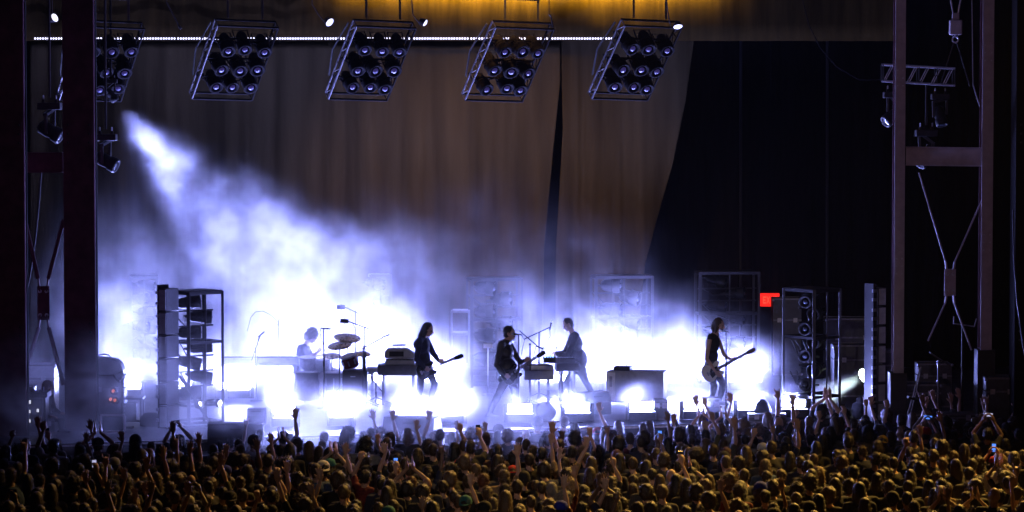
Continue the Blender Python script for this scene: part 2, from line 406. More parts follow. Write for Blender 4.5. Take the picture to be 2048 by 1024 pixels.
# loose cable behind the left brace
tag(MB().path([P(82, 345, -2.1), P(76, 420, -2.1), P(70, 480, -2.1), P(58, 560, -2.1), P(46, 610, -2.1)], .022).build('hanging_cable', 'rubber'), 'dark cable hanging behind the left cross brace', 'cable')
tag(MB().path([P(2026, 420, -2.5), P(2028, 520, -2.5), P(2034, 600, -2.5), P(2046, 690, -2.5), P(2060, 760, -2.5)], .016).build('hanging_cable', 'steel_dark'), 'thin dark cable hanging at the right edge', 'cable')
tag(MB().path([P(1604, -5, .5), P(1618, 50, .5), P(1640, 95, .5), P(1675, 135, .5), P(1720, 160, .5), P(1768, 158, .5)], .009).build('hanging_cable', 'rig_black'), 'thin cable swinging down to the right lattice truss', 'cable')
# ------------------------------------------------------------------ overhead rig
LY = 8.3
for i, (a, b) in enumerate([(68, 205), (207, 352), (354, 498), (500, 646), (648, 792), (794, 938), (940, 1084), (1086, 1226)]):
    p, q = P(a, 77, LY), P(b, 77, LY)
    order = ('first', 'second', 'third', 'fourth', 'fifth', 'sixth', 'seventh', 'eighth')[i]
    t = thing('led_strip', '%s length from the left of the white led strip under the header' % order, 'led strip', (p + q) / 2, group='led strip lengths')
    h = (q - p) / 2
    part('channel', MB().bar(-h, h, .05, .075), 'steel_dark', t)
    mb = MB(); n = int((b - a) / 5.2)
    for j in range(n):
        c = -h + (q - p) * ((j + .5) / n)
        mb.ell(c + Vector((0, -.035, 0)), (.022, .02, .026), u=6, w=4)
    part('bead_row', mb, 'led', t)

def par_lamp(parent, c, d, r=.12, L=.36, lens='lens_sheen', name='lamp', m='black'):
    """can-shaped lamp at c looking along d: barrel with rings and yoke, lens as sub-part"""
    d = Vector(d).normalized(); c = Vector(c)
    mb = MB().lathe([(.02, -L), (r * .55, -L * .98), (r * .8, -L * .8), (r * .86, -L * .45), (r, -L * .40), (r, -L * .02), (r * .93, 0), (r * .80, -.01), (r * .62, -.035)], c, d, 12)
    mb.ring(c - d * L * .42, d, r * 1.02, .010, 14, 5).ring(c - d * L * .03, d, r * .99, .010, 14, 5)
    a, b, _ = frame(d)
    for s_ in (-1, 1): mb.bar(c - d * L * .35 + a * s_ * r * 1.08, c - d * L * 1.15 + a * s_ * r * 1.08, .014, .035)
    mb.bar(c - d * L * 1.15 - a * r * 1.1, c - d * L * 1.15 + a * r * 1.1, .035, .014)
    o = part(name, mb, m, parent)
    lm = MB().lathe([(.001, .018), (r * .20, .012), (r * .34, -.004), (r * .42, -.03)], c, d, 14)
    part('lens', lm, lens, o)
    return o

PODS = [(390 - 267, 192, 'leftmost tilted truss frame of nine lamps, half hidden by the left column'),
        (388, 190, 'tilted truss frame of nine lamps, second from the left'),
        (660, 191, 'tilted truss frame of nine lamps, third from the left'),
        (933, 193, 'tilted truss frame of nine lamps above the keyboard player, fourth from left'),
        (1186, 190, 'rightmost tilted truss frame of nine lamps, before the slanted curtain edge')]
U3, V3 = Vector((1.10, .60, -.03)), Vector((.60, -1.03, 1.38))
N3 = U3.cross(V3).normalized()
if N3.y > 0: N3 = -N3
DEP = N3 * .20
for i, (px, py, label) in enumerate(PODS):
    t = thing('lamp_truss', label, 'lighting truss', P(px, py - 12, 3.0), group='tilted lamp trusses')
    def at(a, b, n=0): return U3 * a + V3 * b + DEP * n
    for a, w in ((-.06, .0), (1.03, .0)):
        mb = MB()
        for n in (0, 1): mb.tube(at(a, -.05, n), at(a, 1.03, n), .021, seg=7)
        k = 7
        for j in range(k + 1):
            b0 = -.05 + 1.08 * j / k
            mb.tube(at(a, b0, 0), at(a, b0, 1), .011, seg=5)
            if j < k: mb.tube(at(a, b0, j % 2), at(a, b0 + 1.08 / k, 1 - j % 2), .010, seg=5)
        part('side_ladder', mb, 'alu' if a < 0 else 'rig_black', t)  # left ladder paler for its highlights, right one darkened: light put into the colour
    for b in (-.05, 1.03):
        for n in (0, 1): part('end_bar', MB().tube(at(-.06, b, n), at(1.03, b, n), .024, seg=7), 'rig_black', t)
    for b in (.20, .47, .76): part('cross_bar', MB().tube(at(-.06, b, 0), at(1.03, b, 0), .022, seg=7), 'rig_black', t)
    for rr, b in enumerate((.16, .42, .72)):
        for cc, a in enumerate((.24, .56, .88)):
            aim = N3 + Vector((random.uniform(-.14, .14), 0, random.uniform(-.12, .12))); a += random.uniform(-.03, .03); b_ = b + random.uniform(-.02, .02)
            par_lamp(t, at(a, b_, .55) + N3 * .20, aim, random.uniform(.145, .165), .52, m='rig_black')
    # hanger bracket up to the roof grid
    z = .42
    hl, hr = at(.16, 1.06, 0), at(.78, 1.06, 0)
    for h in (hl, hr): part('hanger', MB().bar(h, h + Vector((0, 0, z)), .045, .03).bar(h + Vector((0, 0, z)), h + Vector((.0, 0, 3.0)), .012, .012), 'alu', t)
    part('hanger_rail', MB().bar(hl + Vector((-.02, 0, z)), hr + Vector((.02, 0, z)), .05, .03), 'alu', t)
    lm = MB()
    for rr in range(3):
        b0 = (.20, .47, .76)[rr]
        part('cable_loom', MB().path([at(-.02, b0, .1), at(.2, b0 - .07, .1), at(.42, b0 + .01, .1), at(.66, b0 - .06, .1), at(1.0, b0, .1)], .016, 5), 'rig_black', t)
    mb = MB().path([at(-.06, 1.0) + Vector((-.1, .3, 0)), at(-.06, .6) + Vector((-.22, .3, 0)), at(-.06, .25) + Vector((-.1, .2, -.05))], .02, 5)
    part('cable', mb, 'rubber', t)

def dish_lamp(px, py, Y, arm, label, axis=(.5, -.6, -.62), r=.10):
    c = P(px, py, Y)
    t = thing('dish_lamp', label, 'lamp', c, group='small dish lamps in the rig')
    ax = Vector(axis).normalized()
    part('shade', MB().lathe([(.02, -.14), (.05, -.12), (r, -.02), (r * 1.04, 0), (r * .9, -.012)], (0, 0, 0), ax, 14), 'black', t)
    part('lens', MB().lathe([(.001, .02), (r * .6, .012), (r * .9, -.008)], (0, 0, 0), ax, 14), 'lens_small', t)
    pts = [P(x, y, Y) - c for x, y in arm]
    mb = MB()
    for a, b in zip(pts[:-1], pts[1:]): mb.tube(a, b, .013, seg=6)
    mb.tube(pts[-1], pts[-1] + Vector((0, 0, 10.99 - (c + pts[-1]).z)), .01, seg=5)
    part('arm', mb, 'alu', t)
dish_lamp(660, 45, 1.5, [(654, 50), (636, 28), (624, 8)], 'small bright dish lamp on a bent arm, above the second led gap', (.55, -.5, -.5))
dish_lamp(851, 46, 1.5, [(842, 51), (826, 30), (823, -4)], 'small dim dish lamp on a bent arm, above the third truss frame', (.8, -.25, -.45), .08)
dish_lamp(1356, 54, 1.5, [(1342, 52), (1338, 38), (1333, 0)], 'bright oval dish lamp at the far right of the rig', (.12, -.45, -.85))
dish_lamp(110, 35, .8, [(105, 42), (104, 15)], 'small bright dish lamp left of the left column', (.7, -.5, .35))
tag(MB().tube(P(333, 4, 1), P(358, 52, 1), .016, seg=6).tube(P(358, 52, 1), P(362, 58, 1), .03, seg=6).tube(P(333, 4, 1), P(333, -230, 1), .01, seg=5).build('rigging_rod', 'alu'), 'pale slanting rigging rod between the two leftmost truss frames', 'rod')
tag(MB().tube(P(1102, 32, 1), P(1106, 55, 1), .016, seg=6).tube(P(1098, 28, 1), P(1102, 32, 1), .02, seg=6).tube(P(1098, 28, 1), P(1098, -230, 1), .01, seg=5).build('rigging_rod', 'alu'), 'short pale rigging rod above the fourth truss frame', 'rod')

def moving_head(px, py, Y, aim, sc, label, lens='lens_off', drop=None):
    """hanging moving head: clamp and base box on top, two-armed yoke, barrel head with lens; (px, py) is the head's centre"""
    c = P(px, py, Y)
    t = thing('moving_light', label, 'stage light', c, group='hanging moving lights')
    d = Vector(aim).normalized(); u = sc
    side = Vector((1, 0, 0)) if abs(d.x) < .8 else Vector((.75, .66, 0)); side = (side - d * side.dot(d)).normalized()
    hd = MB().lathe([(.03, -.24 * u), (.09 * u, -.23 * u), (.125 * u, -.16 * u), (.135 * u, -.02 * u), (.12 * u, .06 * u), (.145 * u, .09 * u), (.15 * u, .22 * u), (.13 * u, .25 * u), (.10 * u, .22 * u)], (0, 0, 0), d, 14)
    for j in range(4): hd.ring(d * (-.19 + .05 * j) * u, d, .128 * u, .008 * u, 14, 4)
    h = part('head', hd, 'black', t)
    part('lens', MB().lathe([(.001, .235 * u), (.06 * u, .23 * u), (.105 * u, .21 * u)], (0, 0, 0), d, 14), lens, h)
    yk = MB()
    top = .36 * u
    for s_ in (-1, 1):
        yk.bar(side * s_ * .155 * u, side * s_ * .17 * u + Vector((0, 0, top)), .05 * u, .075 * u, up=(0, 1, 0))
    yk.bar(side * -.19 * u + Vector((0, 0, top)), side * .19 * u + Vector((0, 0, top)), .09 * u, .05 * u)
    part('yoke', yk, 'steel_dark', t)
    bs = MB().cbox((0, 0, top + .10 * u), (.42 * u, .30 * u, .13 * u)).cbox((.12 * u, 0, top + .19 * u), (.05 * u, .07 * u, .08 * u)).cbox((-.12 * u, 0, top + .19 * u), (.05 * u, .07 * u, .08 * u))
    part('base', bs, 'black', t, bevel=.012)
    cl = MB().ring((.12 * u, 0, top + .26 * u), (1, 0, 0), .035 * u, .012 * u, 12, 5).ring((-.12 * u, 0, top + .26 * u), (1, 0, 0), .035 * u, .012 * u, 12, 5)
    part('clamp', cl, 'steel', t)
    if drop is not None:
        part('drop_pipe', MB().tube((0, 0, top + .26 * u), (0, 0, drop - c.z), .024, seg=8), 'steel_dark', t)
    return t
moving_head(100, 262, -1.6, (.85, -.15, -.45), 1.05, 'black moving light hanging between the two left columns', drop=10.9)
moving_head(212, 322, -1.5, (.86, -.2, -.42), 1.0, 'black moving light hanging just right of the left column', drop=10.9)
moving_head(222, 190, 2.6, P(640, 690, 4.6) - P(222, 190, 2.6), .62, 'smaller lit moving light beside the left column, source of the big beam', 'lens_small', drop=10.9)
moving_head(1786, 232, .2, (-.75, -.35, -.55), .92, 'moving light under the left end of the right lattice truss', 'reflector')
moving_head(1852, 312, .2, (-.62, -.3, -.72), 1.0, 'lowest moving light right of the stage, before the pinkish beam', 'reflector', drop=P(0, 168, .2).z)
moving_head(1880, 232, .5, (.2, -.3, -.9), .85, 'moving light under the right end of the right lattice truss')

# lattice truss and hoist at the right
Y = .1
a0, a1, b0, b1 = P(1767, 129, Y), P(1910, 137, Y), P(1767, 162, Y), P(1910, 171, Y)
t = thing('lattice_truss', 'horizontal lattice truss hanging beside the pale right column', 'truss', (a0 + b1) / 2)
o = (a0 + b1) / 2
for dy in (0, .32):
    s_ = Vector((0, dy, 0))
    part('chord', MB().tube(a0 - o + s_, a1 - o + s_, .022, seg=8), 'steel', t)
    part('chord', MB().tube(b0 - o + s_, b1 - o + s_, .022, seg=8), 'steel', t)
    for j in range(6):
        f0, f1 = (j + .15) / 6, (j + .85) / 6
        part('brace', MB().tube(b0.lerp(b1, f0) - o + s_, a0.lerp(a1, f1) - o + s_, .012, seg=6), 'steel', t)
    for j in range(5):
        f = j / 4
        part('upright', MB().tube(b0.lerp(b1, f) - o + s_, a0.lerp(a1, f) - o + s_, .014, seg=6), 'steel_dark', t)
t = thing('chain_hoist', 'pale chain hoist block with slings, top right', 'hoist', P(1911, 55, .2))
part('body', MB().cbox((0, 0, 0), (.24, .2, .30)).cbox((0, 0, .22), (.14, .1, .14)), 'column_pale', t, bevel=.02)
part('hook', MB().ring((0, 0, -.24), (0, 1, 0), .06, .016, 14, 6).tube((0, 0, -.19), (0, 0, -.14), .02, seg=8), 'steel', t)
for sx in (-1, 1):
    part('sling', MB().tube((sx * .05, 0, .28), (sx * .22, 0, 1.2), .018, seg=6), 'steel', t)
    part('sling', MB().tube((sx * .03, 0, -.30), (sx * .30, 0, -1.18), .014, seg=6), 'steel_dark', t)
tag(MB().tube(P(1946, 170, .2), P(1966, 232, .2), .014, seg=6).tube(P(1946, 170, .2), P(1940, -300, .2), .01, seg=5).build('rigging_rod', 'steel'), 'thin slanting rigging wire left of the far right column', 'rod')
# ------------------------------------------------------------------ lamp towers, panel columns, floor strobes
def floor_y(Y): return 215 + 37200.0 / (60 + Y)
def lamp_tower(px, Y, yaw, L1, L2, h, label, nl=7, m='steel_dark', lit=(), aimsign=1, lamp_r=.13, mini=False):
    """open frame on four posts; near corner at (px, Y); faces run L1 to the right-back and L2 to the left-back"""
    c = P(px, floor_y(Y), Y); c.z = 0
    t = thing('lamp_tower', label, 'lamp tower', c, group='lamp towers on the stage')
    e1 = Vector((math.cos(yaw), math.sin(yaw), 0)); e2 = Vector((-math.sin(yaw), math.cos(yaw), 0))
    cs = [Vector((0, 0, 0)), e1 * L1, e1 * L1 + e2 * L2, e2 * L2]
    up = Vector((0, 0, 1))
    for k_, q in enumerate(cs): part('post', MB().bar(q, q + up * h, .065 if k_ == 0 else .05), m, t)
    for z in (.06, .40, h * .62, h - .03):
        mb = MB()
        for a, b in zip(cs, cs[1:] + cs[:1]):
            d = (b - a).normalized() * .03
            mb.bar(a + up * z + d, b + up * z - d, .035, .05 if z < h - .1 else .06)
        part('rail', mb, m, t)
    part('top_plate', MB().add([q + up * (h + .001) for q in cs] + [q + up * (h + .014) for q in cs], [(3, 2, 1, 0), (4, 5, 6, 7), (0, 1, 5, 4), (1, 2, 6, 5), (2, 3, 7, 6), (3, 0, 4, 7)]) if not mini else MB().bar(cs[0] + up * (h + .02), cs[1] + up * (h + .02), .05, .03), m, t)
    mid = e1 * L1 * .5
    part('centre_bar', MB().bar(mid + up * .1, mid + up * (h - .06), .028), m, t)
    z0, z1 = .62, h - .22
    for j in range(nl):
        z = z0 + (z1 - z0) * j / max(1, nl - 1)
        q = e1 * L1 * (.50 + .16 * (1 if j % 2 else -1)) + e2 * L2 * .5 + up * z
        d = (e1 * .82 * aimsign - e2 * .45 + Vector((0, 0, random.uniform(-.22, .12))))
        par_lamp(t, q + d.normalized() * .2, d, lamp_r, .46, 'lens_off', 'lamp')
        part('lamp_rail', MB().bar(e2 * L2 * .5 + up * (z - .17), e2 * L2 * .5 + e1 * L1 + up * (z - .17), .02, .03), m, t)
    for j in range(5):
        a = e2 * L2 * random.uniform(.3, .9) + up * random.uniform(.6, h - .3)
        b = a + e1 * L1 * .6 + up * random.uniform(-.6, -.1)
        part('cable', MB().path([a, a.lerp(b, .4) - up * .12, b], .012, 5), 'rubber', t)
    for (f, z) in lit:
        o = part('lamp', MB().lathe([(.07, .10), (.085, .0), (.08, -.01)], e1 * L1 * f - e2 * .01 + up * z, -e2, 12), 'black', t)
        part('lens', MB().lathe([(.001, .02), (.07, .012)], e1 * L1 * f - e2 * .02 + up * z, -e2, 12), 'lens_on', o)
    return t
lamp_tower(378, -1.9, R(40), .80, .66, 2.62, 'nearest tall lamp tower at the left, beside the panel column', 7, lit=((.25, .42), (.85, .42)))
lamp_tower(1627, -.2, R(38), .72, .88, 2.56, 'tall lamp tower at the right, beside the red exit sign', 7, aimsign=-1)
lamp_tower(944, 6.2, R(12), 1.13, .55, 2.42, 'smoke-veiled lamp tower behind the singer', 7, lamp_r=.17)
lamp_tower(1192, 6.4, R(10), 1.28, .55, 2.46, 'smoke-veiled lamp tower behind the amplifier cabinet', 7, lamp_r=.17)
lamp_tower(1400, 7.4, R(8), 1.35, .55, 2.50, 'dark lamp tower behind the bass player', 7)
lamp_tower(742, 8.0, R(8), .45, .5, 2.40, 'faint narrow lamp tower in smoke behind the drums', 5)
lamp_tower(262, 7.8, R(6), .60, .5, 2.38, 'faint lamp tower in smoke between left column and panel column', 6)
t = thing('equipment_rack', 'low pale equipment rack in smoke, left of the singer', 'rack', Vector((P(903, 700, 5.5).x, 5.5, 0)))
for x in (0, .38):
    for y in (0, .4): part('post', MB().bar((x, y, 0), (x, y, 1.75), .04), 'grey_panel', t)
for z in (.05, .55, 1.25, 1.74): (part('rail', MB().bar((.02, 0, z), (.36, 0, z), .03, .06), 'grey_panel', t), part('rail', MB().bar((.02, .4, z), (.36, .4, z), .03, .06), 'grey_panel', t))
part('drawer', MB().box((.03, .02, .10), (.185, .38, .52)), 'grey_panel', t); part('drawer', MB().box((.20, .02, .10), (.355, .38, .52)), 'grey_panel', t)

def panel_column(px, Y, yaw, n, h, label, lean=-1):
    c = P(px, floor_y(Y), Y); c.z = 0
    t = thing('panel_column', label, 'panel column', c, yaw, 'panel columns')
    ph = h / n
    for j in range(n):
        o = part('panel', MB().box((-.05, 0, j * ph + .012), (.05, .42, (j + 1) * ph - .012)), 'case', t, bevel=.006)
        part('face_strip', MB().box((-.035, -.014, j * ph + .03), (.045, -.002, (j + 1) * ph - .03)), 'grey_panel', o)
        part('latch', MB().cbox((lean * .075, .05, (j + .35) * ph), (.05, .03, .06)), 'steel', o)
        part('latch', MB().cbox((lean * .075, .05, (j + .8) * ph), (.05, .03, .06)), 'steel', o)
    part('post', MB().box((-.085, .06, 0), (-.052, .36, h + .06)), 'steel_dark', t)
    part('stay', MB().bar((.05, .43, .02), (.35, .75, .02), .05, .03).bar((.05, .43, 1.0), (.33, .74, .03), .03, .03), 'steel_dark', t)
    return t
panel_column(326, -2.3, R(-28), 6, 2.72, 'dark panel column of six stacked panels at the left lamp tower', -1)
panel_column(1762, -.9, R(28), 7, 2.66, 'dark panel column of seven stacked panels near the pinkish column', -1)
bpy.data.objects['panel_column'].scale = (1.9, 1, 1); bpy.data.objects['panel_column.001'].scale = (1.9, 1, 1)

STROBES = []
def floor_strobe(px, Y, label, w=.62, h=.30, watts=300, lamp=True, tilt=.62, group='floor strobes along the stage front', spread=170):
    c = P(px, floor_y(Y), Y); c.z = 0
    t = thing('floor_strobe', label, 'strobe light', c, group=group)
    n = Vector((0, -math.cos(tilt), math.sin(tilt))); up = Vector((0, math.sin(tilt), math.cos(tilt)))
    T = Matrix(((1, 0, 0, 0), (0, -n.y, up.y, 0), (0, -n.z, up.z, .17), (0, 0, 0, 1)))   # local x, back, up
    part('housing', MB().box((-w / 2, 0, 0), (w / 2, .16, h), T), 'black', t, bevel=.01)
    part('lens', MB().box((-w / 2 + .03, -.012, .06), (w / 2 - .03, -.002, h - .02), T), 'lens_on', t)
    for s_ in (-1, 1): part('bracket', MB().bar((s_ * (w / 2 + .03), 0, .0), (s_ * (w / 2 + .03), .05, .36), .03, .07, up=(1, 0, 0)), 'steel_dark', t)
    part('foot_bar', MB().bar((-w / 2 - .03, 0, .02), (w / 2 + .03, 0, .02), .10, .03), 'steel_dark', t)
    part('case_skirt', MB().box((-w / 2, -.34, .036), (w / 2, -.02, .20)), 'black', t, bevel=.01)  # lower housing, drawn forward to keep strobe light off the floor
    if lamp:
        lc = c + (T @ Vector((0, -.03, h * .55)))
        o = area('strobe_light', lc, n, watts, w - .08, h - .1, ICE, spread); o.parent = t; o.location = lc - c
    return t
POSN = ('leftmost', 'second from left', 'third from left', 'fourth from left', 'fifth from left', 'sixth from left', 'seventh from left', 'eighth from left', 'ninth from left', 'rightmost')
for i, px in enumerate((570, 683, 812, 905, 1040, 1155, 1284, 1392, 1500, 1588)):
    x = (px - 1024) / 101.0
    floor_strobe(px, foot_Y(x), 'blazing white floor strobe at the stage front, %s of the row' % POSN[i], .44 if i < 4 else .52, .28 if i < 4 else .24, watts=FOOT_W)
for i, px in enumerate((250, 350, 470, 600, 735, 870, 1105, 1235, 1350, 1490)):
    floor_strobe(px, 5.6 if px > 500 else 3.8, 'strobe lost in bright smoke at the stage rear, %s' % POSN[i], .7, .3, REAR_W, tilt=1.05, group='rear floor strobes in the smoke', spread=145) if px > 400 else floor_strobe(px, 3.8, 'strobe lost in bright smoke at the stage rear, %s' % POSN[i], .7, .3, REAR_W * 1.5, tilt=1.15, group='rear floor strobes in the smoke', spread=130)

# side lamp whose beam cuts the smoke at the right
c = P(1729, 752, 1.4)
t = thing('side_lamp', 'round lit side lamp shining left through smoke, beside right panel column', 'stage light', c)
d = Vector((-.72, -.62, -.32)).normalized()
h = part('head', MB().lathe([(.02, -.30), (.10, -.28), (.13, -.12), (.175, -.02), (.18, .02), (.165, .0)], (0, 0, 0), d, 18), 'black', t)
part('lens', MB().lathe([(.001, .015), (.09, .01), (.16, -.004)], (0, 0, 0), d, 18), 'lens_lamp', h)
part('stand', MB().bar((.12, .06, -.05), (.12, .06, -c.z + .01), .05, .05).cbox((.12, .06, -c.z + .015), (.4, .4, .03)), 'steel_dark', t)

# ------------------------------------------------------------------ monitors, cases and cabinets
def wedge(px, Y, z, w, label, yaw=0, side='black', d=.62, h=.46):
    c = P(px, 500, Y); c.z = z
    t = thing('monitor_wedge', label, 'monitor speaker', c, yaw, 'stage monitors')
    prof = [(-d / 2, 0), (d / 2, 0), (d / 2, h * .28), (d * .08, h), (-d * .38, h), (-d / 2, h * .55)]
    # profile in (y, z); the slanted grille looks back at the band, the plain rear faces the crowd
    part('cabinet', MB().prism(prof, (0, 0, 0), (0, 1, 0), (0, 0, 1), w), 'case', t, bevel=.012)
    for s_ in (-1, 1): part('side_panel', MB().prism([(y * .96, .01 + zz * .96) for y, zz in prof], (s_ * (w / 2 + .006), 0, 0), (0, 1, 0), (0, 0, 1), .008), side, t)
    a, b = Vector((0, d / 2, h * .28)), Vector((0, d * .08, h)); nn = Vector((0, h * .72, d * .42)).normalized()
    m_ = (a + b) / 2 + nn * .012
    part('grille', MB().add([Vector((sx * w * .45, 0, 0)) + q + nn * o_ for o_ in (-.008, .006) for sx, q in ((-1, a.lerp(b, .06)), (1, a.lerp(b, .06)), (1, a.lerp(b, .94)), (-1, a.lerp(b, .94)))],
         [(3, 2, 1, 0), (4, 5, 6, 7), (0, 1, 5, 4), (1, 2, 6, 5), (2, 3, 7, 6), (3, 0, 4, 7)]), 'steel_dark', t)
    part('handle', MB().bar((-.1, -d * .44, h * .82), (.1, -d * .44, h * .82), .02, .02), 'rubber', t)
    return t
wedge(470, -4.25, -.21, 1.02, 'large dark monitor wedge at the stage edge, below the left tower', R(4), h=.55, d=.75)
wedge(826, -3.6, -.21, 1.00, 'large monitor wedge with a bright side panel, before the singer', R(-16), 'white_panel', h=.60, d=.75)
wedge(1180, .55, .0, .62, 'tilted monitor wedge behind a strobe, near the keyboard player', R(38))
wedge(512, -1.5, .0, .34, 'small cable-topped box by the leftmost strobe', 0, h=.34, d=.4)

def road_case(px, Y, w, d, h, label, z=0.0, yaw=0.0, m='case', corners=True, name='road_case'):
    c = P(px, 500, Y); c.z = z
    t = thing(name, label, 'case', c, yaw, 'cases on and beside the stage')
    part('body', MB().box((-w / 2, -d / 2, .0), (w / 2, d / 2, h * .72)), m, t, bevel=.01)
    part('lid', MB().box((-w / 2, -d / 2, h * .72 + .012), (w / 2, d / 2, h)), m, t, bevel=.01)
    for z_ in (.012, h * .72, h - .008):
        for y in (-d / 2 - .004, d / 2 + .004): part('edging', MB().bar((-w / 2, y, z_), (w / 2, y, z_), .008, .035), 'edging', t)
    for s_ in (-1, 1):
        part('latch', MB().cbox((s_ * w * .28, -d / 2 - .012, h * .72), (.09, .02, .10)), 'steel', t)
        if corners:
            for zz in (.03, h - .03): part('corner', MB().ell((s_ * w / 2, -d / 2, zz), (.035, .035, .035), u=8, w=5), 'steel', t)
    return t
# left of stage
road_case(218, -1.2, .62, .5, .95, 'dark case stack beside the left column, under the rounded case')
t = thing('rounded_case', 'rounded dark case with a carry handle on top, right of left column', 'case', Vector((P(212, 500, -1.2).x, -1.2, .96)))
prof = [(-.36, 0), (.34, 0), (.34, .10), (.30, .22), (.20, .30), (.06, .335), (-.36, .335)]
part('shell', MB().prism(prof, (0, 0, 0), (1, 0, 0), (0, 0, 1), .42), 'case', t, bevel=.02)
part('handle', MB().path([(-.17, 0, .33), (-.14, 0, .385), (-.05, 0, .40), (.04, 0, .385), (.08, 0, .33)], .016), 'rubber', t)
t = thing('work_light_stand', 'stand with a dark flood lamp and orange glowing lamps, left', 'lamp stand', Vector((P(243, 500, -2.2).x, -2.2, 0)))
part('pole', MB().tube((0, 0, 0), (0, 0, 1.12), .022, seg=8), 'steel_dark', t)
part('base', MB().bar((-.2, -.1, .02), (.2, .1, .02), .05, .03).bar((-.2, .1, .02), (.2, -.1, .02), .05, .03), 'steel_dark', t)
o = part('flood_lamp', MB().lathe([(.02, -.16), (.06, -.14), (.09, 0), (.11, .02), (.09, .0)], (-.10, -.02, .98), (-.6, -.3, -.5), 14), 'black', t)
part('lens', MB().lathe([(.001, .01), (.085, -.005)], (-.10, -.02, .98), (-.6, -.3, -.5), 14), 'reflector', o)
for dx, dz in ((-.17, .73), (-.22, .57), (-.14, .55)):
    o = part('indicator_lamp', MB().lathe([(.02, -.10), (.06, -.08), (.075, 0)], (dx, -.04, dz), (-.3, -.7, .3), 12), 'black', t)
    part('lens', MB().lathe([(.001, .015), (.035, .005)], (dx, -.05, dz), (-.3, -.7, .3), 12), 'led_orange', o)
mb = MB()
for j in range(9): mb.cbox((.035, -.01, .25 + j * .09), (.03, .04, .03))
part('cable_clip', mb, 'steel', t)
t = thing('mixer_case', 'small open white-edged unit at the left stage edge', 'case', Vector((P(222, 500, -3.0).x, -3.0, .0)))
part('frame', MB().bar((-.22, 0, .02), (.24, 0, .02), .05, .04).bar((-.22, 0, .34), (.24, 0, .34), .05, .04).bar((-.22, 0, .04), (-.22, 0, .32), .04, .04).bar((.24, 0, .04), (.24, 0, .32), .04, .04), 'white_panel', t)
part('unit', MB().box((-.18, .02, .05), (.20, .3, .30)), 'black', t)
t = thing('side_table', 'dark framed side stand between left cases and panel column', 'stand', Vector((P(262, 500, -1.4).x, -1.4, 0)))
for x in (-.2, .2):
    for y in (-.2, .2): part('leg', MB().bar((x, y, 0), (x, y, .50), .04), 'steel_dark', t)
part('top', MB().box((-.24, -.24, .502), (.24, .24, .54)), 'case', t)
part('unit', MB().box((-.16, -.15, .10), (.10, .15, .42)), 'black', t)
part('shelf', MB().box((-.18, -.18, .06), (.18, .18, .09)), 'case', t)
tag(MB().lathe([(.001, .26), (.12, .25), (.20, .16), (.21, 0), (.001, 0)], (P(299, 500, -1.7).x, -1.7, .0), (0, 0, 1), 18).build('floor_bag', 'cloth_black'), 'rounded dark bag on the floor left of panel column', 'bag')
road_case(62, .8, 1.0, .6, 1.0, 'pale box-shaped case behind the left cross brace', m='grey_panel')
road_case(38, -2.9, .55, .5, .88, 'dark equipment case at the far left edge', 0)
t = thing('mixing_desk', 'dark mixing desk with small lights by the crew member, left', 'mixing desk', Vector((P(66, 500, -3.1).x, -3.1, 0)))
part('desk', MB().box((-.28, -.2, .70), (.28, .3, .80)), 'black', t, bevel=.01)
part('leg', MB().box((-.24, -.15, 0), (-.2, .25, .699)), 'steel_dark', t); part('leg', MB().box((.2, -.15, 0), (.24, .25, .699)), 'steel_dark', t)
mb = MB()
for j in range(5): mb.tube((-.22 + j * .1, 0, .80), (-.22 + j * .1, 0, .86 + .03 * (j % 3)), .014, seg=6)
part('knob_row', mb, 'steel', t)
for x, z in ((-.05, .62), (-.06, .44), (.1, .46), (-.06, .26)): part('indicator', MB().cbox((x, -.21, z), (.035, .02, .06)), 'lens_small', t)
part('rack_front', MB().box((-.19, -.2, .05), (.19, .2, .69)), 'case', t)
# right of stage
road_case(1712, 4.5, 1.0, .7, 1.10, 'wide road case behind the side lamp', 0)
road_case(1772, 3.5, .55, .7, 1.05, 'road case behind the right panel column', 0)
road_case(1700, 7.0, 1.1, .7, 1.50, 'tall dark case at the back behind the side lamp', 0)
tag(MB().lathe([(.001, .48), (.10, .46), (.17, .40), (.16, .34), (.24, .30), (.26, .16), (.24, .02), (.001, 0)], (P(1731, 500, -.4).x, -.4, .0), (0, 0, 1), 16).build('covered_stool', 'cloth_black'), 'small stacked black bag at the foot of right panel column', 'bag')
road_case(1914, -2.0, .75, .45, .26, 'flat road case with pale latches, in the dark at right', .02)
road_case(1830, .6, 1.0, .7, .62, 'low dark case at the foot of the pinkish column', .0)
road_case(1868, 2.2, .7, .6, .9, 'dark case behind the folded stands at right', .0)
road_case(2000, -1.6, .6, .6, .95, 'dark case under the violet-lit right column', .0)
t = thing('folding_chair', 'folded dark chair leaning in the dark, right of pinkish column', 'chair', Vector((P(1832, 500, -.6).x, -.6, .0)))
part('back_frame', MB().path([(-.16, 0, .05), (-.02, 0, .55), (.10, .05, 1.02), (.13, .05, 1.05)], .014).path([(-.06, .25, .05), (.06, .25, .55), (.16, .28, 1.02)], .014), 'steel', t)
part('seat', MB().prism([(-.14, .42), (.10, .36), (.12, .40), (-.12, .46)], (0, .13, 0), (1, 0, 0), (0, 0, 1), .3), 'black', t)
part('leg', MB().bar((.30, 0, .03), (.02, 0, .6), .02, .03), 'steel', t); part('leg', MB().bar((.30, .26, .03), (.02, .26, .6), .02, .03), 'steel_dark', t)
t = thing('music_stand', 'dark slanted stand panel in the shadow, right of pinkish column', 'stand', Vector((P(1880, 500, -.2).x, -.2, .0)))
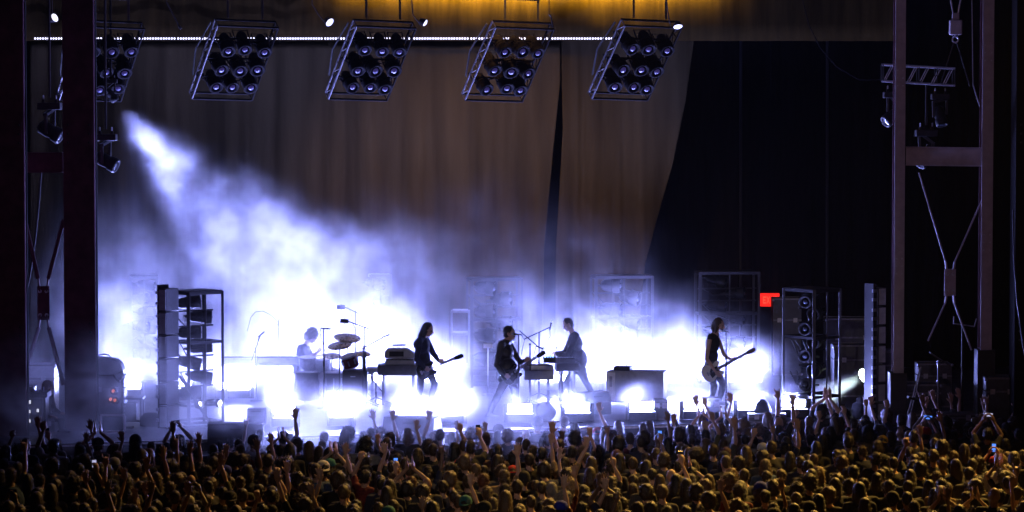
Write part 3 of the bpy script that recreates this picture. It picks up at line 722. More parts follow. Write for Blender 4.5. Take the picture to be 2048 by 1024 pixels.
part('panel', MB().add([Vector(p) for p in ((-.18, 0, 1.28), (.22, .0, 1.02), (.24, .35, 1.02), (-.16, .35, 1.28), (-.17, 0, 1.30), (.23, 0, 1.04), (.25, .35, 1.04), (-.15, .35, 1.30))], [(0, 3, 2, 1), (4, 5, 6, 7), (0, 1, 5, 4), (1, 2, 6, 5), (2, 3, 7, 6), (3, 0, 4, 7)]), 'case', t)
part('pole', MB().tube((0, .15, 0), (0, .15, 1.14), .018, seg=8), 'steel', t)
t = thing('lamp_stand', 'thin stand with a wide crossbar in the dark at right', 'stand', Vector((P(1926, 500, .2).x, .2, .0)))
part('pole', MB().tube((0, 0, 0), (0, 0, 1.88), .02, seg=8), 'steel_dark', t)
part('crossbar', MB().tube((-.18, 0, 1.86), (.24, 0, 1.80), .014, seg=6).tube((-.18, 0, 1.86), (-.17, 0, 2.0), .012, seg=6).tube((.24, 0, 1.80), (.28, 0, 1.96), .012, seg=6), 'steel', t)
part('base', MB().bar((-.25, 0, .02), (.25, 0, .02), .04, .03).bar((0, -.25, .02), (0, .25, .02), .04, .03), 'steel_dark', t)

# amplifier cabinet
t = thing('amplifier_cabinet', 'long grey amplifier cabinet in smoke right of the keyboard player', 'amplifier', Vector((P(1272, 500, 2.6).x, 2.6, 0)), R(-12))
part('cabinet', MB().box((-.6, -.2, .04), (.62, .28, .70)), 'grey_panel', t, bevel=.02)  # lighter grey in the colour stands in for smoke before the cabinet
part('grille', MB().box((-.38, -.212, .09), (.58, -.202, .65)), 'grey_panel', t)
part('control_panel', MB().box((-.585, -.214, .07), (-.40, -.203, .67)), 'white_panel', t)  # white strip paints the lit left end of the front
part('knob_row', MB().cbox((-.49, -.222, .48), (.06, .012, .22)), 'grey_panel', t)
part('amp_head', MB().box((-.45, -.14, .703), (-.10, .2, .79)), 'black', t, bevel=.01)
part('handle', MB().path([(-.38, .02, .79), (-.34, .02, .83), (-.22, .02, .83), (-.18, .02, .79)], .012), 'rubber', t)

# bags, boxes and loose gear along the stage front
def lumpy(name, px, Y, r, label, cat, m='cloth_black', z=0.0, seed=1):
    c = P(px, 500, Y); c.z = z
    mb = MB().ell((0, 0, r[2] * .9), r, u=28, w=18)
    mb.v = [tuple(Vector(v) * (1 + .16 * mnoise.noise(Vector(v) * 5 + Vector((seed, 0, 0))) + .09 * mnoise.noise(Vector(v) * 13 + Vector((0, seed, 0))))) for v in mb.v]
    mb.v = [(v[0], v[1], max(v[2], .005)) for v in mb.v]
    return tag(mb.build(name, m, None, c), label, cat)
lumpy('gear_bag', 1091, foot_Y(.7) + .25, (.21, .18, .19), 'lumpy dark gear bag between two strobes, right of singer', 'bag', seed=4)
tag(MB().path([P(1085, floor_y(-.9), -.9) + Vector((0, 0, .02)), P(1110, floor_y(-1.1), -1.1) + Vector((0, 0, .03)), P(1140, floor_y(-1.0), -1.0) + Vector((0, 0, .02)), P(1165, floor_y(-1.2), -1.2) + Vector((0, 0, .02))], .018).build('floor_cable', 'rubber'), 'loop of dark cable beside the gear bag', 'cable')
road_case(1322, foot_Y(3) + .12, .26, .3, .40, 'small upright dark box right of a strobe, near the amplifier', corners=False, name='gear_box')
road_case(1425, foot_Y(4) + .12, .30, .3, .42, 'small upright dark box at the bass player\'s feet', corners=False, name='gear_box')
t = thing('mirror_hood', 'dark dome-shaped hood between the two rightmost strobes', 'hood', Vector((P(1526, 500, foot_Y(4.9) - .3).x, foot_Y(4.9) - .3, 0)))
part('dome', MB().lathe([(.001, .42), (.04, .41), (.12, .34), (.18, .20), (.20, 0), (.001, 0)], (0, 0, 0), (0, 0, 1), 18), 'black', t)
part('handle', MB().path([(-.05, 0, .40), (-.03, 0, .47), (.03, 0, .47), (.05, 0, .40)], .01), 'steel', t)
road_case(1535, foot_Y(5) - .75, .75, .3, .17, 'low dark trunk in front of the rightmost strobe', corners=False)
tag(MB().box((-.5, -.2, 0), (.5, .2, .03)).box((-.34, -.206, -.012), (-.1, -.2, .02)).box((.08, -.206, -.012), (.3, -.2, .02)).build('set_list_board', 'paper', None, Vector((P(1235, 500, edge_Y(2.1) - .3).x, edge_Y(2.1) - .3, -.21)), R(16)), 'flat white board on the stage step, in front of the amplifier', 'board')
t = thing('exit_sign', 'glowing red exit sign before the black drape at the back', 'sign', P(1540, 600, 10.5))
w, h = 38 / S(10.5), 26 / S(10.5)
part('box', MB().box((-w / 2, 0, -h / 2), (w / 2, .12, h / 2)), 'exit_red', t)
part('hanger', MB().tube((0, .06, h / 2), (0, .06, 10.99 - t.location.z), .012, seg=6), 'rig_black', t)
def letters(parent, txt, w, h, y):
    G = {'E': [(0, 0, .22, 1), (.22, 0, 1, .18), (.22, .41, .85, .59), (.22, .82, 1, 1)], 'I': [(.38, 0, .62, 1)], 'T': [(.38, 0, .62, .82), (0, .82, 1, 1)]}
    cw = w / len(txt)
    for i, ch in enumerate(txt):
        mb = MB(); x0 = -w / 2 + i * cw + cw * .12; lw = cw * .76
        if ch == 'X': mb.bar((x0, y, -h / 2), (x0 + lw, y, h / 2), .008, lw * .24).bar((x0, y - .003, h / 2), (x0 + lw, y - .003, -h / 2), .008, lw * .24)
        else:
            for a, b, c_, d_ in G[ch]: mb.box((x0 + a * lw, y - .004, -h / 2 + b * h), (x0 + c_ * lw, y + .004, -h / 2 + d_ * h))
        part('letter', mb, 'exit_letter', parent)
letters(t, 'EXIT', w * .78, h * .55, -.012)
road_case(1573, 9.6, .66, .6, 1.78, 'tall dark case at the back wall, hiding the lower right of the exit sign', 0)
# ------------------------------------------------------------------ microphones and stands
def on_floor(px, Y): 
    c = P(px, floor_y(Y), Y); c.z = 0.0
    return c
def mic_stand(px, Y, h, label, boom=None, mic_dir=(1, 0, .1), base='round', big=False, cable=True, m='steel_dark'):
    """boom: (dx, dz of rear end, dx, dz of mic end) from the pole top, metres"""
    t = thing('microphone_stand', label, 'microphone stand', on_floor(px, Y), group='microphone stands on stage')
    if base == 'round': part('base', MB().lathe([(.001, .03), (.10, .028), (.14, .012), (.145, 0), (.001, 0)], (0, 0, 0), (0, 0, 1), 18), m, t)
    else:
        mb = MB()
        for a in (20, 140, 260): mb.tube((0, 0, .14), (.32 * math.cos(R(a)), .32 * math.sin(R(a)), .01), .011, seg=6)
        part('tripod', mb, m, t)
    part('pole', MB().tube((0, 0, .01), (0, 0, h * .55), .019, seg=8).tube((0, 0, h * .55), (0, 0, h), .014, seg=8), m, t)
    part('clutch', MB().tube((0, 0, h * .53), (0, 0, h * .59), .022, seg=8), 'rubber', t)
    tip = Vector((0, 0, h))
    if boom:
        a, b = Vector((boom[0], 0, h + boom[1])), Vector((boom[2], 0, h + boom[3]))
        part('boom', MB().tube(a, b, .013, seg=6), m, t)
        part('knob', MB().tube((0, -.025, h), (0, .03, h), .022, seg=8), 'rubber', t)
        tip = b
    d = Vector(mic_dir).normalized()
    if big:
        o = part('microphone', MB().tube(tip, tip + d * .17, .045, .045, 12), 'black', t)
        part('shock_mount', MB().ring(tip + d * .08, d, .065, .006, 16, 5), m, o)
    else:
        o = part('microphone', MB().tube(tip - d * .06, tip + d * .10, .012, .019, 8), 'black', t)
        part('grille', MB().ell(tip + d * .125, (.027, .027, .027), u=10, w=7), 'steel', o)
    if cable:
        part('cable', MB().path([tip - d * .06, tip - d * .10 + Vector((.02, .02, -.1)), Vector((.03, .02, h * .7)), Vector((-.02, .02, h * .35)), Vector((.03, .02, .05)), Vector((.3, .1, .012))], .006, 5), 'rubber', t)
    return t
mic_stand(512, 3.2, 1.12, 'straight stand with an angled microphone, left of the drummer', (-.09, -.26, .10, .28), (.6, 0, .5))
t = mic_stand(558, 4.2, 1.62, 'tall goose-neck stand arching left, behind the long white table', None, (-.2, 0, -.9), cable=False)
part('goose_neck', MB().path([(0, 0, 1.60), (-.18, 0, 1.76), (-.34, 0, 1.84), (-.50, 0, 1.82), (-.60, 0, 1.70), (-.66, 0, 1.46), (-.68, 0, 1.40)], .010), 'steel_dark', t)
mic_stand(648, 1.6, 1.66, 'plain straight stand with level microphone, before the drummer', None, (1, 0, -.05))
mic_stand(711, 3.8, 1.86, 'tallest stand with a fat overhead microphone, above the drums', (.08, -.05, -.22, .09), (-1, 0, .0), big=True)
mic_stand(730, 2.2, 1.64, 'dark boom stand with a fat overhead microphone, beside the dark drum', (.12, -.05, -.34, .12), (-1, 0, .1), 'tripod', big=True)
mic_stand(727, 1.9, 1.25, 'stand with a long boom microphone rising right, beside the drums', (-.05, -.05, .44, .22), (.9, 0, .35), 'tripod')
mic_stand(752, 2.6, .42, 'short stand with slanting boom near the floor, right of the drums', (.13, -.16, -.17, .22), (-1, 0, .1), 'tripod', cable=False)
mic_stand(1037, -.1, 1.66, 'tall straight singer microphone stand, in front of the singer', None, (-.95, 0, .12))
mic_stand(1060, 2.0, 1.30, 'boom stand left of the keyboard player, its arm falling right', (-.22, .28, .18, -.06), (.8, 0, -.3), 'tripod')
mic_stand(1078, 3.6, 1.42, 'faint boom stand rising right towards the keyboard player', (-.32, -.14, .24, .12), (.2, 0, .98), 'tripod')
mic_stand(1452, .7, 1.66, 'tall straight stand in front of the bass player', None, (-.85, 0, .3))

# ------------------------------------------------------------------ drums
def drum(px, Y, z, r, h, axis, label, m='case', name='drum', legs=0):
    c = P(px, 500, Y); c.z = z
    t = thing(name, label, 'drum', c, group='drum kit')
    ax = Vector(axis).normalized()
    part('shell', MB().lathe([(r, 0), (r, h)], (0, 0, 0), ax, 24), m, t)
    for hh in (.012, h - .012): part('hoop', MB().ring(ax * hh, ax, r + .006, .012, 24, 6), 'steel', t)
    part('head', MB().lathe([(.001, h + .004), (r * .98, h + .002)], (0, 0, 0), ax, 24), 'drumhead', t)
    part('head', MB().lathe([(.001, -.004), (r * .98, -.002)], (0, 0, 0), ax, 24), 'drumhead', t)
    a, b, _ = frame(ax)
    for k_ in range(8):
        e = a * math.cos(k_ * math.pi / 4) + b * math.sin(k_ * math.pi / 4)
        part('lug', MB().bar(e * (r + .012) + ax * h * .3, e * (r + .012) + ax * h * .7, .02, .02), 'steel', t)
    for k_ in range(legs):
        e = a * math.cos(k_ * 2.1 + .5) + b * math.sin(k_ * 2.1 + .5)
        part('leg', MB().tube(e * (r + .02) + ax * h * .5, Vector((e.x * (r + .06), e.y * (r + .06), -z + .01)), .009, seg=6), 'steel', t)
    return t
drum(610, 2.9, .06, .27, .58, (0, 0, 1), 'large pale floor drum left of the kit, faint in smoke', 'grey_panel', legs=3)
drum(614, 3.4, .64, .175, .28, (.02, -.12, 1), 'small drum under the drummer\'s arm, leftmost of the rack drums', 'grey_panel', legs=0)
drum(646, 3.4, .62, .15, .26, (.0, -.1, 1), 'small drum at the middle of the kit', 'grey_panel')
drum(668, 3.2, .22, .22, .40, (0, 0, 1), 'mid-size drum at the middle of the kit, under the small one', 'case', legs=3)
drum(703, 2.6, .78, .165, .26, (-.32, -.25, 1), 'dark red tilted drum above the dark drum case', 'wood_red')
drum(660, 3.9, .34, .30, .42, (0, -1, 0), 'bass drum lying on its side behind the floor strobe', 'case', 'bass_drum')
t = thing('drum_case', 'tall dark upright case right of the drum kit', 'case', Vector((P(711, 500, 2.4).x, 2.4, 0)))
part('body', MB().box((-.27, -.2, .02), (.25, .22, .74)), 'case', t, bevel=.02)
part('badge', MB().box((-.1, -.212, .60), (.0, -.202, .62)), 'steel', t)
part('foot', MB().box((-.26, -.19, 0), (.24, .2, .019)), 'rubber', t)
def cymbal(px, py, Y, r, tilt, label):
    c = P(px, py, Y)
    t = thing('cymbal_stand', label, 'cymbal', Vector((c.x, c.y, 0)), group='drum kit')
    ax = Vector((tilt, -.28, 1)).normalized()
    part('cymbal', MB().lathe([(.004, .03), (.03, .028), (.05, .012), (r * .6, .004), (r, -.012), (r, -.016), (r * .6, 0), (.05, .006), (.004, .02)], (0, 0, c.z), ax, 28), 'brass', t)
    part('wing_nut', MB().tube((0, 0, c.z + .02), (0, 0, c.z + .07), .012, seg=8), 'steel', t)
    part('pole', MB().tube((0, 0, .25), (0, 0, c.z), .012, seg=8).tube((0, 0, .25), (0, 0, c.z * .6), .018, seg=8), 'steel_dark', t)
    mb = MB()
    for a in (30, 150, 270): mb.bar((0, 0, .34), (.30 * math.cos(R(a)), .30 * math.sin(R(a)), .012), .02, .012)
    part('tripod', mb, 'steel_dark', t)
cymbal(695, 675, 3.0, .29, .10, 'large cymbal at the top of the kit, right of the drummer')
cymbal(679, 690, 2.7, .26, -.12, 'thin tilted cymbal below the large one')
cymbal(664, 711, 3.3, .20, .02, 'small faint cymbal low at the middle of the kit')
cymbal(724, 707, 2.9, .19, .03, 'flat cymbal at the right of the kit, over the dark case')
t = thing('drum_stool', 'round drum stool under the drummer', 'stool', Vector((P(606, 500, 4.4).x, 4.4, 0)))
part('seat', MB().lathe([(.001, .55), (.16, .55), (.18, .52), (.17, .47), (.001, .46)], (0, 0, 0), (0, 0, 1), 18), 'cloth_black', t)
mb = MB().tube((0, 0, .2), (0, 0, .47), .02, seg=8)
for a in (30, 150, 270): mb.bar((0, 0, .3), (.25 * math.cos(R(a)), .25 * math.sin(R(a)), .012), .02, .012)
part('tripod', mb, 'steel', t)

# ------------------------------------------------------------------ keyboards and tables
def table(px, Y, w, d, h, label, m='white_panel', th=.05, legpx=None, yaw=0):
    t = thing('instrument_table', label, 'table', on_floor(px, Y), yaw, 'instrument tables')
    part('top', MB().box((-w / 2, -d / 2, h - th), (w / 2, d / 2, h)), m, t, bevel=.008)
    for sx in (-1, 1):
        for sy in (-1, 1): part('leg', MB().bar((sx * (w / 2 - .12), sy * (d / 2 - .05), 0), (sx * (w / 2 - .12), sy * (d / 2 - .05), h - th - .001), .05, .05), m, t)
        part('stretcher', MB().bar((sx * (w / 2 - .12), -d / 2 + .08, .18), (sx * (w / 2 - .12), d / 2 - .08, .18), .03, .03), m, t)
    return t
def keyboard(px, Y, z, w, d, label, m='grey_panel', yaw=0, h=.09):
    c = P(px, 500, Y); c.z = z
    t = thing('keyboard', label, 'keyboard', c, yaw, 'keyboards')
    part('body', MB().box((-w / 2, -d / 2, 0), (w / 2, d / 2, h)), m, t, bevel=.01)
    part('control_panel', MB().box((-w / 2 + .03, -d / 2 + .02, h + .001), (w / 2 - .03, -d / 2 + d * .45, h + .012)), 'black', t)
    n = int(w / .03); mb = MB()
    for j in range(n): mb.box((-w / 2 + .04 + j * (w - .08) / n, d * .02, h + .001), (-w / 2 + .04 + (j + .9) * (w - .08) / n, d / 2 - .02, h + .016))
    part('key_row', mb, 'keys', t)
    for j in range(6): part('knob', MB().tube((-w / 2 + .1 + j * (w - .2) / 5, -d * .3, h + .012), (-w / 2 + .1 + j * (w - .2) / 5, -d * .3, h + .035), .014, seg=8), 'steel', t)
    return t
table(522, 3.6, 1.68, .5, .78, 'long pale table left of the drummer', 'grey_panel')
keyboard(522, 3.6, .782, 1.62, .36, 'long stage piano on the pale table left of the drummer', 'grey_panel', h=.12)
table(797, 2.6, .86, .6, .84, 'instrument table left of the guitar player', 'case', .22)
keyboard(800, 2.6, .842, .62, .4, 'small keyboard on the table left of the guitar player', 'grey_panel')
t = thing('synthesizer', 'sloped synthesizer module stacked over the keyboard, left of guitar player', 'synthesizer', Vector((P(798, 500, 2.7).x, 2.7, .96)))
part('cabinet', MB().prism([(-.30, 0), (.32, 0), (.32, .10), (.16, .20), (-.24, .20), (-.30, .14)], (0, 0, 0), (1, 0, 0), (0, 0, 1), .36), 'grey_panel', t, bevel=.01)
part('panel', MB().box((-.2, -.188, .04), (.1, -.181, .15)), 'black', t)
part('shelf', MB().box((-.14, -.1, .25), (.14, .1, .28)), 'grey_panel', t); part('shelf_leg', MB().bar((-.1, 0, .2), (-.1, 0, .25), .02, .02).bar((.1, 0, .2), (.1, 0, .25), .02, .02), 'steel', t)
table(757, 3.2, .5, .5, .72, 'low small table between drums and keyboards', 'grey_panel', .10)
table(1078, 2.2, .62, .5, .76, 'keyboard table between the singer and the keyboard player', 'grey_panel', .20)
keyboard(1076, 2.2, .762, .64, .34, 'white keyboard on the table between singer and keyboard player', 'white_panel')
table(1134, 3.4, .50, .4, .80, 'narrow stand in front of the keyboard player', 'case', .17, yaw=R(6))
keyboard(1128, 3.4, .802, .48, .3, 'dark keyboard under the keyboard player\'s hands', 'case')
t = thing('effects_unit', 'small blue-lit effects unit on the keyboard table, near the guitar head', 'effects unit', Vector((P(1098, 500, 2.3).x, 2.3, .89)))
part('box', MB().box((-.12, -.1, 0), (.14, .1, .12)), 'black', t, bevel=.01)
for j in range(4): part('knob', MB().tube((-.08 + j * .055, -.09, .12), (-.08 + j * .055, -.12, .16), .014, seg=8), 'led_blue', t)
part('antenna', MB().tube((.10, 0, .12), (.16, 0, .30), .006, seg=5).ell((.165, 0, .32), (.014, .014, .03), u=8, w=5), 'rubber', t)
part('antenna', MB().tube((.16, 0, .10), (.32, 0, .24), .006, seg=5).ell((.335, 0, .25), (.03, .014, .014), u=8, w=5), 'rubber', t)
t = thing('lyric_stand', 'small pale panel on a thin stand, left of the singer', 'stand', on_floor(976, 4.6))
part('panel', MB().cbox((0, 0, 1.06), (.20, .03, .10)), 'white_panel', t)
part('pole', MB().tube((.0, 0, .02), (.0, 0, 1.01), .012, seg=6), 'white_panel', t)
part('base', MB().lathe([(.001, .02), (.12, .018), (.12, 0), (.001, 0)], (0, 0, 0), (0, 0, 1), 14), 'white_panel', t)

# ------------------------------------------------------------------ guitars
def guitar(c, neck, face, label, m_body, bass=False, white=False):
    """c: body centre, neck: direction of the neck, face: where the strings look"""
    t = thing('bass_guitar' if bass else 'electric_guitar', label, 'guitar', c, group='guitars')
    x = Vector(neck).normalized(); z = Vector(face); z = (z - x * z.dot(x)).normalized(); y = z.cross(x)
    k_ = 1.1 if bass else 1.0
    out = [(-.21, 0), (-.20, .10), (-.14, .165), (-.06, .165), (0, .125), (.07, .125), (.14, .15), (.20, .12), (.185, .075), (.13, .045), (.125, 0), (.13, -.045), (.19, -.09), (.17, -.135), (.09, -.14), (.02, -.12), (-.06, -.165), (-.15, -.16), (-.20, -.09)]
    part('body', MB().prism([(a * k_, b * k_) for a, b in out], (0, 0, 0), x, y, .045), m_body, t, bevel=.008)
    part('pickguard', MB().prism([(-.08, -.12), (.12, -.06), (.12, .06), (-.02, .07), (-.09, .0)], z * .026, x, y, .004), 'black' if white else 'steel_dark', t)
    L = (.62 if bass else .50) * k_
    part('neck', MB().bar(x * .10, x * (.13 + L), .055, .024, up=tuple(z)), 'wood_neck', t)
    o = part('headstock', MB().prism([(0, -.03), (.05, -.045), (.19, -.05), (.20, .0), (.17, .035), (.04, .035), (0, .03)], x * (.13 + L), x, y, .018), m_body if not white else 'wood_neck', t)
    mb = MB()
    for j in range(4 if bass else 6): mb.tube(x * (.17 + L + j * .026) + y * -.04, x * (.17 + L + j * .026) + y * -.075, .007, seg=6)
    part('tuner', mb, 'steel', o)
    mb = MB()
    for j in range(-2, 3): mb.bar(x * -.12 + y * j * .008 + z * .036, x * (.13 + L) + y * j * .008 + z * .022, .0025, .0025)
    part('string', mb, 'steel', t)
    part('bridge', MB().prism([(-.14, -.04), (-.10, -.04), (-.10, .04), (-.14, .04)], z * .03, x, y, .014), 'steel', t)
    for xx in (-.04, .05): part('pickup', MB().prism([(xx - .018, -.04), (xx + .018, -.04), (xx + .018, .04), (xx - .018, .04)], z * .032, x, y, .012), 'black', t)
    return t
# ------------------------------------------------------------------ people: one continuous skin grown from joints
SKIN, TOP, PANTS, SHOE, MOUTH = 0, 1, 2, 3, 4
def V(*a): return Vector(a)
class Body:
    def __init__(s): s.pr = []
    def cap(s, p, q, r0, r1, m): s.pr.append(('c', Vector(p), Vector(q), r0, r1, m))
    def ell(s, c, r, m, X=(1, 0, 0), Z=(0, 0, 1)):
        Z = Vector(Z).normalized(); X = Vector(X); X = (X - Z * X.dot(Z)).normalized(); Y = Z.cross(X)
        s.pr.append(('e', Vector(c), Vector(r), Matrix((X, Y, Z)).transposed(), None, m))
    def chain(s, pts, rs, m):
        for a, b, r0, r1 in zip(pts[:-1], pts[1:], rs[:-1], rs[1:]): s.cap(a, b, r0, r1, m)
    def hand(s, wrist, d, n, pose='open', thumb=1, sc=1.0, m=SKIN):
        w = Vector(wrist); d = Vector(d).normalized(); n = Vector(n); n = (n - d * n.dot(d)).normalized()
        ac = d.cross(n) * thumb                                   # towards the thumb
        k = sc
        s.cap(w, w + d * .05 * k, .026 * k, .030 * k, m)
        s.ell(w + d * .055 * k, (.046 * k, .020 * k, .055 * k), m, ac, d)
        curls = {'open': (.10, .06, .08, .16), 'fist': (1.5, 1.55, 1.6, 1.6), 'grip': (1.0, 1.05, 1.1, 1.15), 'relaxed': (.35, .42, .48, .55),
                 'point': (.05, 1.5, 1.55, 1.6), 'horns': (.06, 1.5, 1.5, .10), 'peace': (.05, .08, 1.5, 1.55)}[pose]
        spread = {'open': .26, 'peace': .26, 'horns': .20}.get(pose, .04)
        for i, (L, c) in enumerate(zip((.074, .084, .078, .062), curls)):
            off = (1.5 - i) * .021 * k
            p = w + d * (.095 - .004 * abs(i - 1)) * k + ac * off
            dd = (d + ac * spread * (1.5 - i) * .8).normalized(); ang = 0
            pts = [p - dd * .015]
            for f in (.46, .30, .24):
                ang += c * .62
                q = pts[-1] if len(pts) > 1 else p
                pts.append(q + (dd * math.cos(ang) + n * math.sin(ang)) * L * f * k)
            s.chain(pts, [.0115 * k, .0112 * k, .0104 * k, .0095 * k], m)
        tb = w + d * .03 * k + ac * .032 * k
        if pose in ('open', 'relaxed'): td = (d * .62 + ac * .75 + n * .15).normalized(); t2 = (d * .85 + ac * .45 + n * .2).normalized()
        else: td = (d * .6 + ac * .35 + n * .7).normalized(); t2 = (d * .5 - ac * .55 + n * .6).normalized()
        s.chain([tb, tb + td * .035 * k, tb + td * .035 * k + t2 * .030 * k], [.015 * k, .0125 * k, .0105 * k], m)
    def head(s, c, f, u, k=1.0):
        c, f, u = Vector(c), Vector(f).normalized(), Vector(u).normalized(); l = u.cross(f)
        P_ = lambda x, y, z: c + f * x * k + l * y * k + u * z * k
        s.ell(P_(-.008, 0, .022), (.098 * k, .078 * k, .100 * k), SKIN, f, u)
        s.ell(P_(.020, 0, -.045), (.068 * k, .060 * k, .078 * k), SKIN, f, u)
        s.ell(P_(.052, 0, -.095), (.032 * k, .034 * k, .024 * k), SKIN, f, u)                    # chin
        s.cap(P_(.088, 0, .010), P_(.108, 0, -.030), .010 * k, .015 * k, SKIN)                   # nose
        for y in (-1, 1):
            s.cap(P_(.080, y * .012, .022), P_(.072, y * .048, .024), .012 * k, .011 * k, SKIN)  # brow
            s.ell(P_(-.002, y * .080, -.012), (.020 * k, .010 * k, .032 * k), SKIN, f, u)        # ear
            s.ell(P_(.082, y * .033, .000), (.012 * k, .016 * k, .009 * k), MOUTH, f, u)         # eye
        s.ell(P_(.084, 0, -.062), (.012 * k, .024 * k, .007 * k), MOUTH, f, u)                   # mouth
    def mesh(s, name, voxel, mats, wrinkle=.005):
        mb = MB()
        for p in s.pr:
            if p[0] == 'c':
                _, a, b, r0, r1, m = p
                if (b - a).length > 1e-5: mb.tube(a, b, r0, r1, 10)
                mb.ell(a, (r0,) * 3, u=10, w=6); mb.ell(b, (r1,) * 3, u=10, w=6)
            else: mb.ell(p[1], p[2], p[3], u=16, w=10)
        tmp = mb.build(name + '_tmp', [])
        rm = tmp.modifiers.new('r', 'REMESH'); rm.mode = 'VOXEL'; rm.voxel_size = voxel; rm.use_smooth_shade = True
        sm_ = tmp.modifiers.new('s', 'SMOOTH'); sm_.factor = .5; sm_.iterations = 2
        dg = bpy.context.evaluated_depsgraph_get()
        me = bpy.data.meshes.new_from_object(tmp.evaluated_get(dg))
        me.name = name
        old = tmp.data; bpy.data.objects.remove(tmp); bpy.data.meshes.remove(old)
        me.materials.clear()
        for m in mats: me.materials.append(M[m] if isinstance(m, str) else m)
        n = len(me.vertices); co = np.empty(n * 3); me.vertices.foreach_get('co', co); co = co.reshape(-1, 3)
        best = np.full(n, 1e9); mi = np.zeros(n, int)
        for p in s.pr:
            if p[0] == 'c':
                a, b = np.array(p[1]), np.array(p[2]); ab = b - a; L2 = max(ab @ ab, 1e-9)
                t = np.clip(((co - a) @ ab) / L2, 0, 1)
                d = np.linalg.norm(co - a - t[:, None] * ab, axis=1) - (p[3] + (p[4] - p[3]) * t)
            else:
                loc = (co - np.array(p[1])) @ np.array(p[3]); r = np.array(p[2])
                d = (np.linalg.norm(loc / r, axis=1) - 1) * r.min()
            if p[-1] == MOUTH: d = d - .004
            k = d < best; best[k] = d[k]; mi[k] = p[-1]
        if wrinkle:
            no = np.empty(n * 3); me.vertices.foreach_get('normal', no); no = no.reshape(-1, 3)
            for i in np.nonzero((mi == TOP) | (mi == PANTS))[0]:
                v = Vector(co[i]); w = mnoise.noise(v * 9 + Vector((0, 0, v.z * 5))) + .5 * mnoise.noise(v * 21)
                co[i] += no[i] * w * wrinkle
            me.vertices.foreach_set('co', co.ravel())
        nf = len(me.polygons); lt = np.empty(nf, int); me.polygons.foreach_get('loop_start', lt)
        vi = np.empty(len(me.loops), int); me.loops.foreach_get('vertex_index', vi)
        me.polygons.foreach_set('material_index', mi[vi[lt]].astype(np.int32))
        me.polygons.foreach_set('use_smooth', np.ones(nf, bool))
        me.update()
        return me

def hair_mesh(name, m, c, f, u, style, seed=1, strands=220, k=1.0, voxel=.011):
    c, f, u = Vector(c), Vector(f).normalized(), Vector(u).normalized(); l = u.cross(f)
    P_ = lambda x, y, z: c + f * x * k + l * y * k + u * z * k
    b = Body(); amp, fr, down = .006, 22, .35
    if style in ('short', 'bun', 'ponytail', 'long', 'bob', 'crop'):
        g = 0 if style != 'crop' else -.006
        b.ell(P_(-.020, 0, .040), (.096 * k + g, .086 * k + g, .098 * k + g), 0, f, u)
        b.ell(P_(-.045, 0, -.005), (.068 * k + g, .080 * k + g, .085 * k + g), 0, f, u)
    if style == 'bun': b.ell(P_(-.115, 0, .075), (.045, .045, .045), 0); down = .1
    if style == 'ponytail': b.chain([P_(-.10, 0, .05), P_(-.135, 0, -.03), P_(-.125, 0, -.20)], [.035, .034, .016], 0)
    if style in ('long', 'bob'):
        e = -.30 if style == 'long' else -.14
        b.chain([P_(-.055, 0, 0), P_(-.075, 0, e * .5), P_(-.075, 0, e)], [.085, .085, .055], 0)
        for y in (-1, 1): b.chain([P_(-.01, y * .060, .04), P_(-.015, y * .078, e * .45), P_(-.035, y * .065, e * .9)], [.035, .038, .024], 0)
        down = .8
    if style == 'curly':
        b.ell(P_(-.030, 0, .045), (.118 * k, .118 * k, .112 * k), 0, f, u); b.ell(P_(-.06, 0, -.02), (.09 * k, .115 * k, .10 * k), 0, f, u)
        amp, fr, down = .018, 17, 0
    if style == 'afro':
        b.ell(P_(-.030, 0, .055), (.15 * k, .15 * k, .14 * k), 0, f, u); amp, fr, down = .012, 20, 0
    me = b.mesh(name, voxel, [m], 0)
    n = len(me.vertices); co = np.empty(n * 3); me.vertices.foreach_get('co', co); co = co.reshape(-1, 3)
    no = np.empty(n * 3); me.vertices.foreach_get('normal', no); no = no.reshape(-1, 3)
    for i in range(n):
        v = Vector(co[i]); st = Vector((v.x, v.y, v.z * (.35 if down > .3 else 1)))
        co[i] += no[i] * amp * (mnoise.noise(st * fr + Vector((seed, 0, 0))) + .6 * mnoise.noise(st * fr * 2.3))
    rs = np.random.default_rng(seed)
    vs, fs = [tuple(x) for x in co], [tuple(p.vertices) for p in me.polygons]
    for i in rs.integers(0, n, strands):
        p, nn = Vector(co[i]), Vector(no[i]); rv = Vector(rs.normal(size=3))
        d = (nn * rs.uniform(.25, .8) - u * down + rv * .35).normalized() * rs.uniform(.018, .045) * (1.3 if style in ('curly', 'long') else .8)
        s_ = d.cross(nn + rv * .1).normalized() * .0035
        o = len(vs); mid = p + d * .55 + nn * .004
        vs += [tuple(p - s_), tuple(p + s_), tuple(mid + s_ * .7), tuple(mid - s_ * .7), tuple(p + d - u * .006)]
        fs += [(o, o + 1, o + 2, o + 3), (o + 3, o + 2, o + 4)]
    m2 = bpy.data.meshes.new(name); m2.from_pydata(vs, [], fs); m2.update()
    m2.polygons.foreach_set('use_smooth', np.ones(len(fs), bool)); m2.materials.append(M[m] if isinstance(m, str) else m)
    bpy.data.meshes.remove(me)
    return m2

HAIR = {'black': (.010, .008, .008), 'dark brown': (.022, .013, .009), 'brown': (.045, .026, .015), 'light brown': (.095, .058, .032), 'blond': (.27, .18, .085), 'grey': (.18, .175, .175), 'red-brown': (.10, .032, .016)}
for kx, cx in HAIR.items(): M['hair ' + kx] = pmat('hair ' + kx, cx, .45, var=.35, scale=30, stretch=(3, 3, .6), bump=.3)
M['eye'] = pmat('dark eye and mouth', (.03, .015, .015), .4)

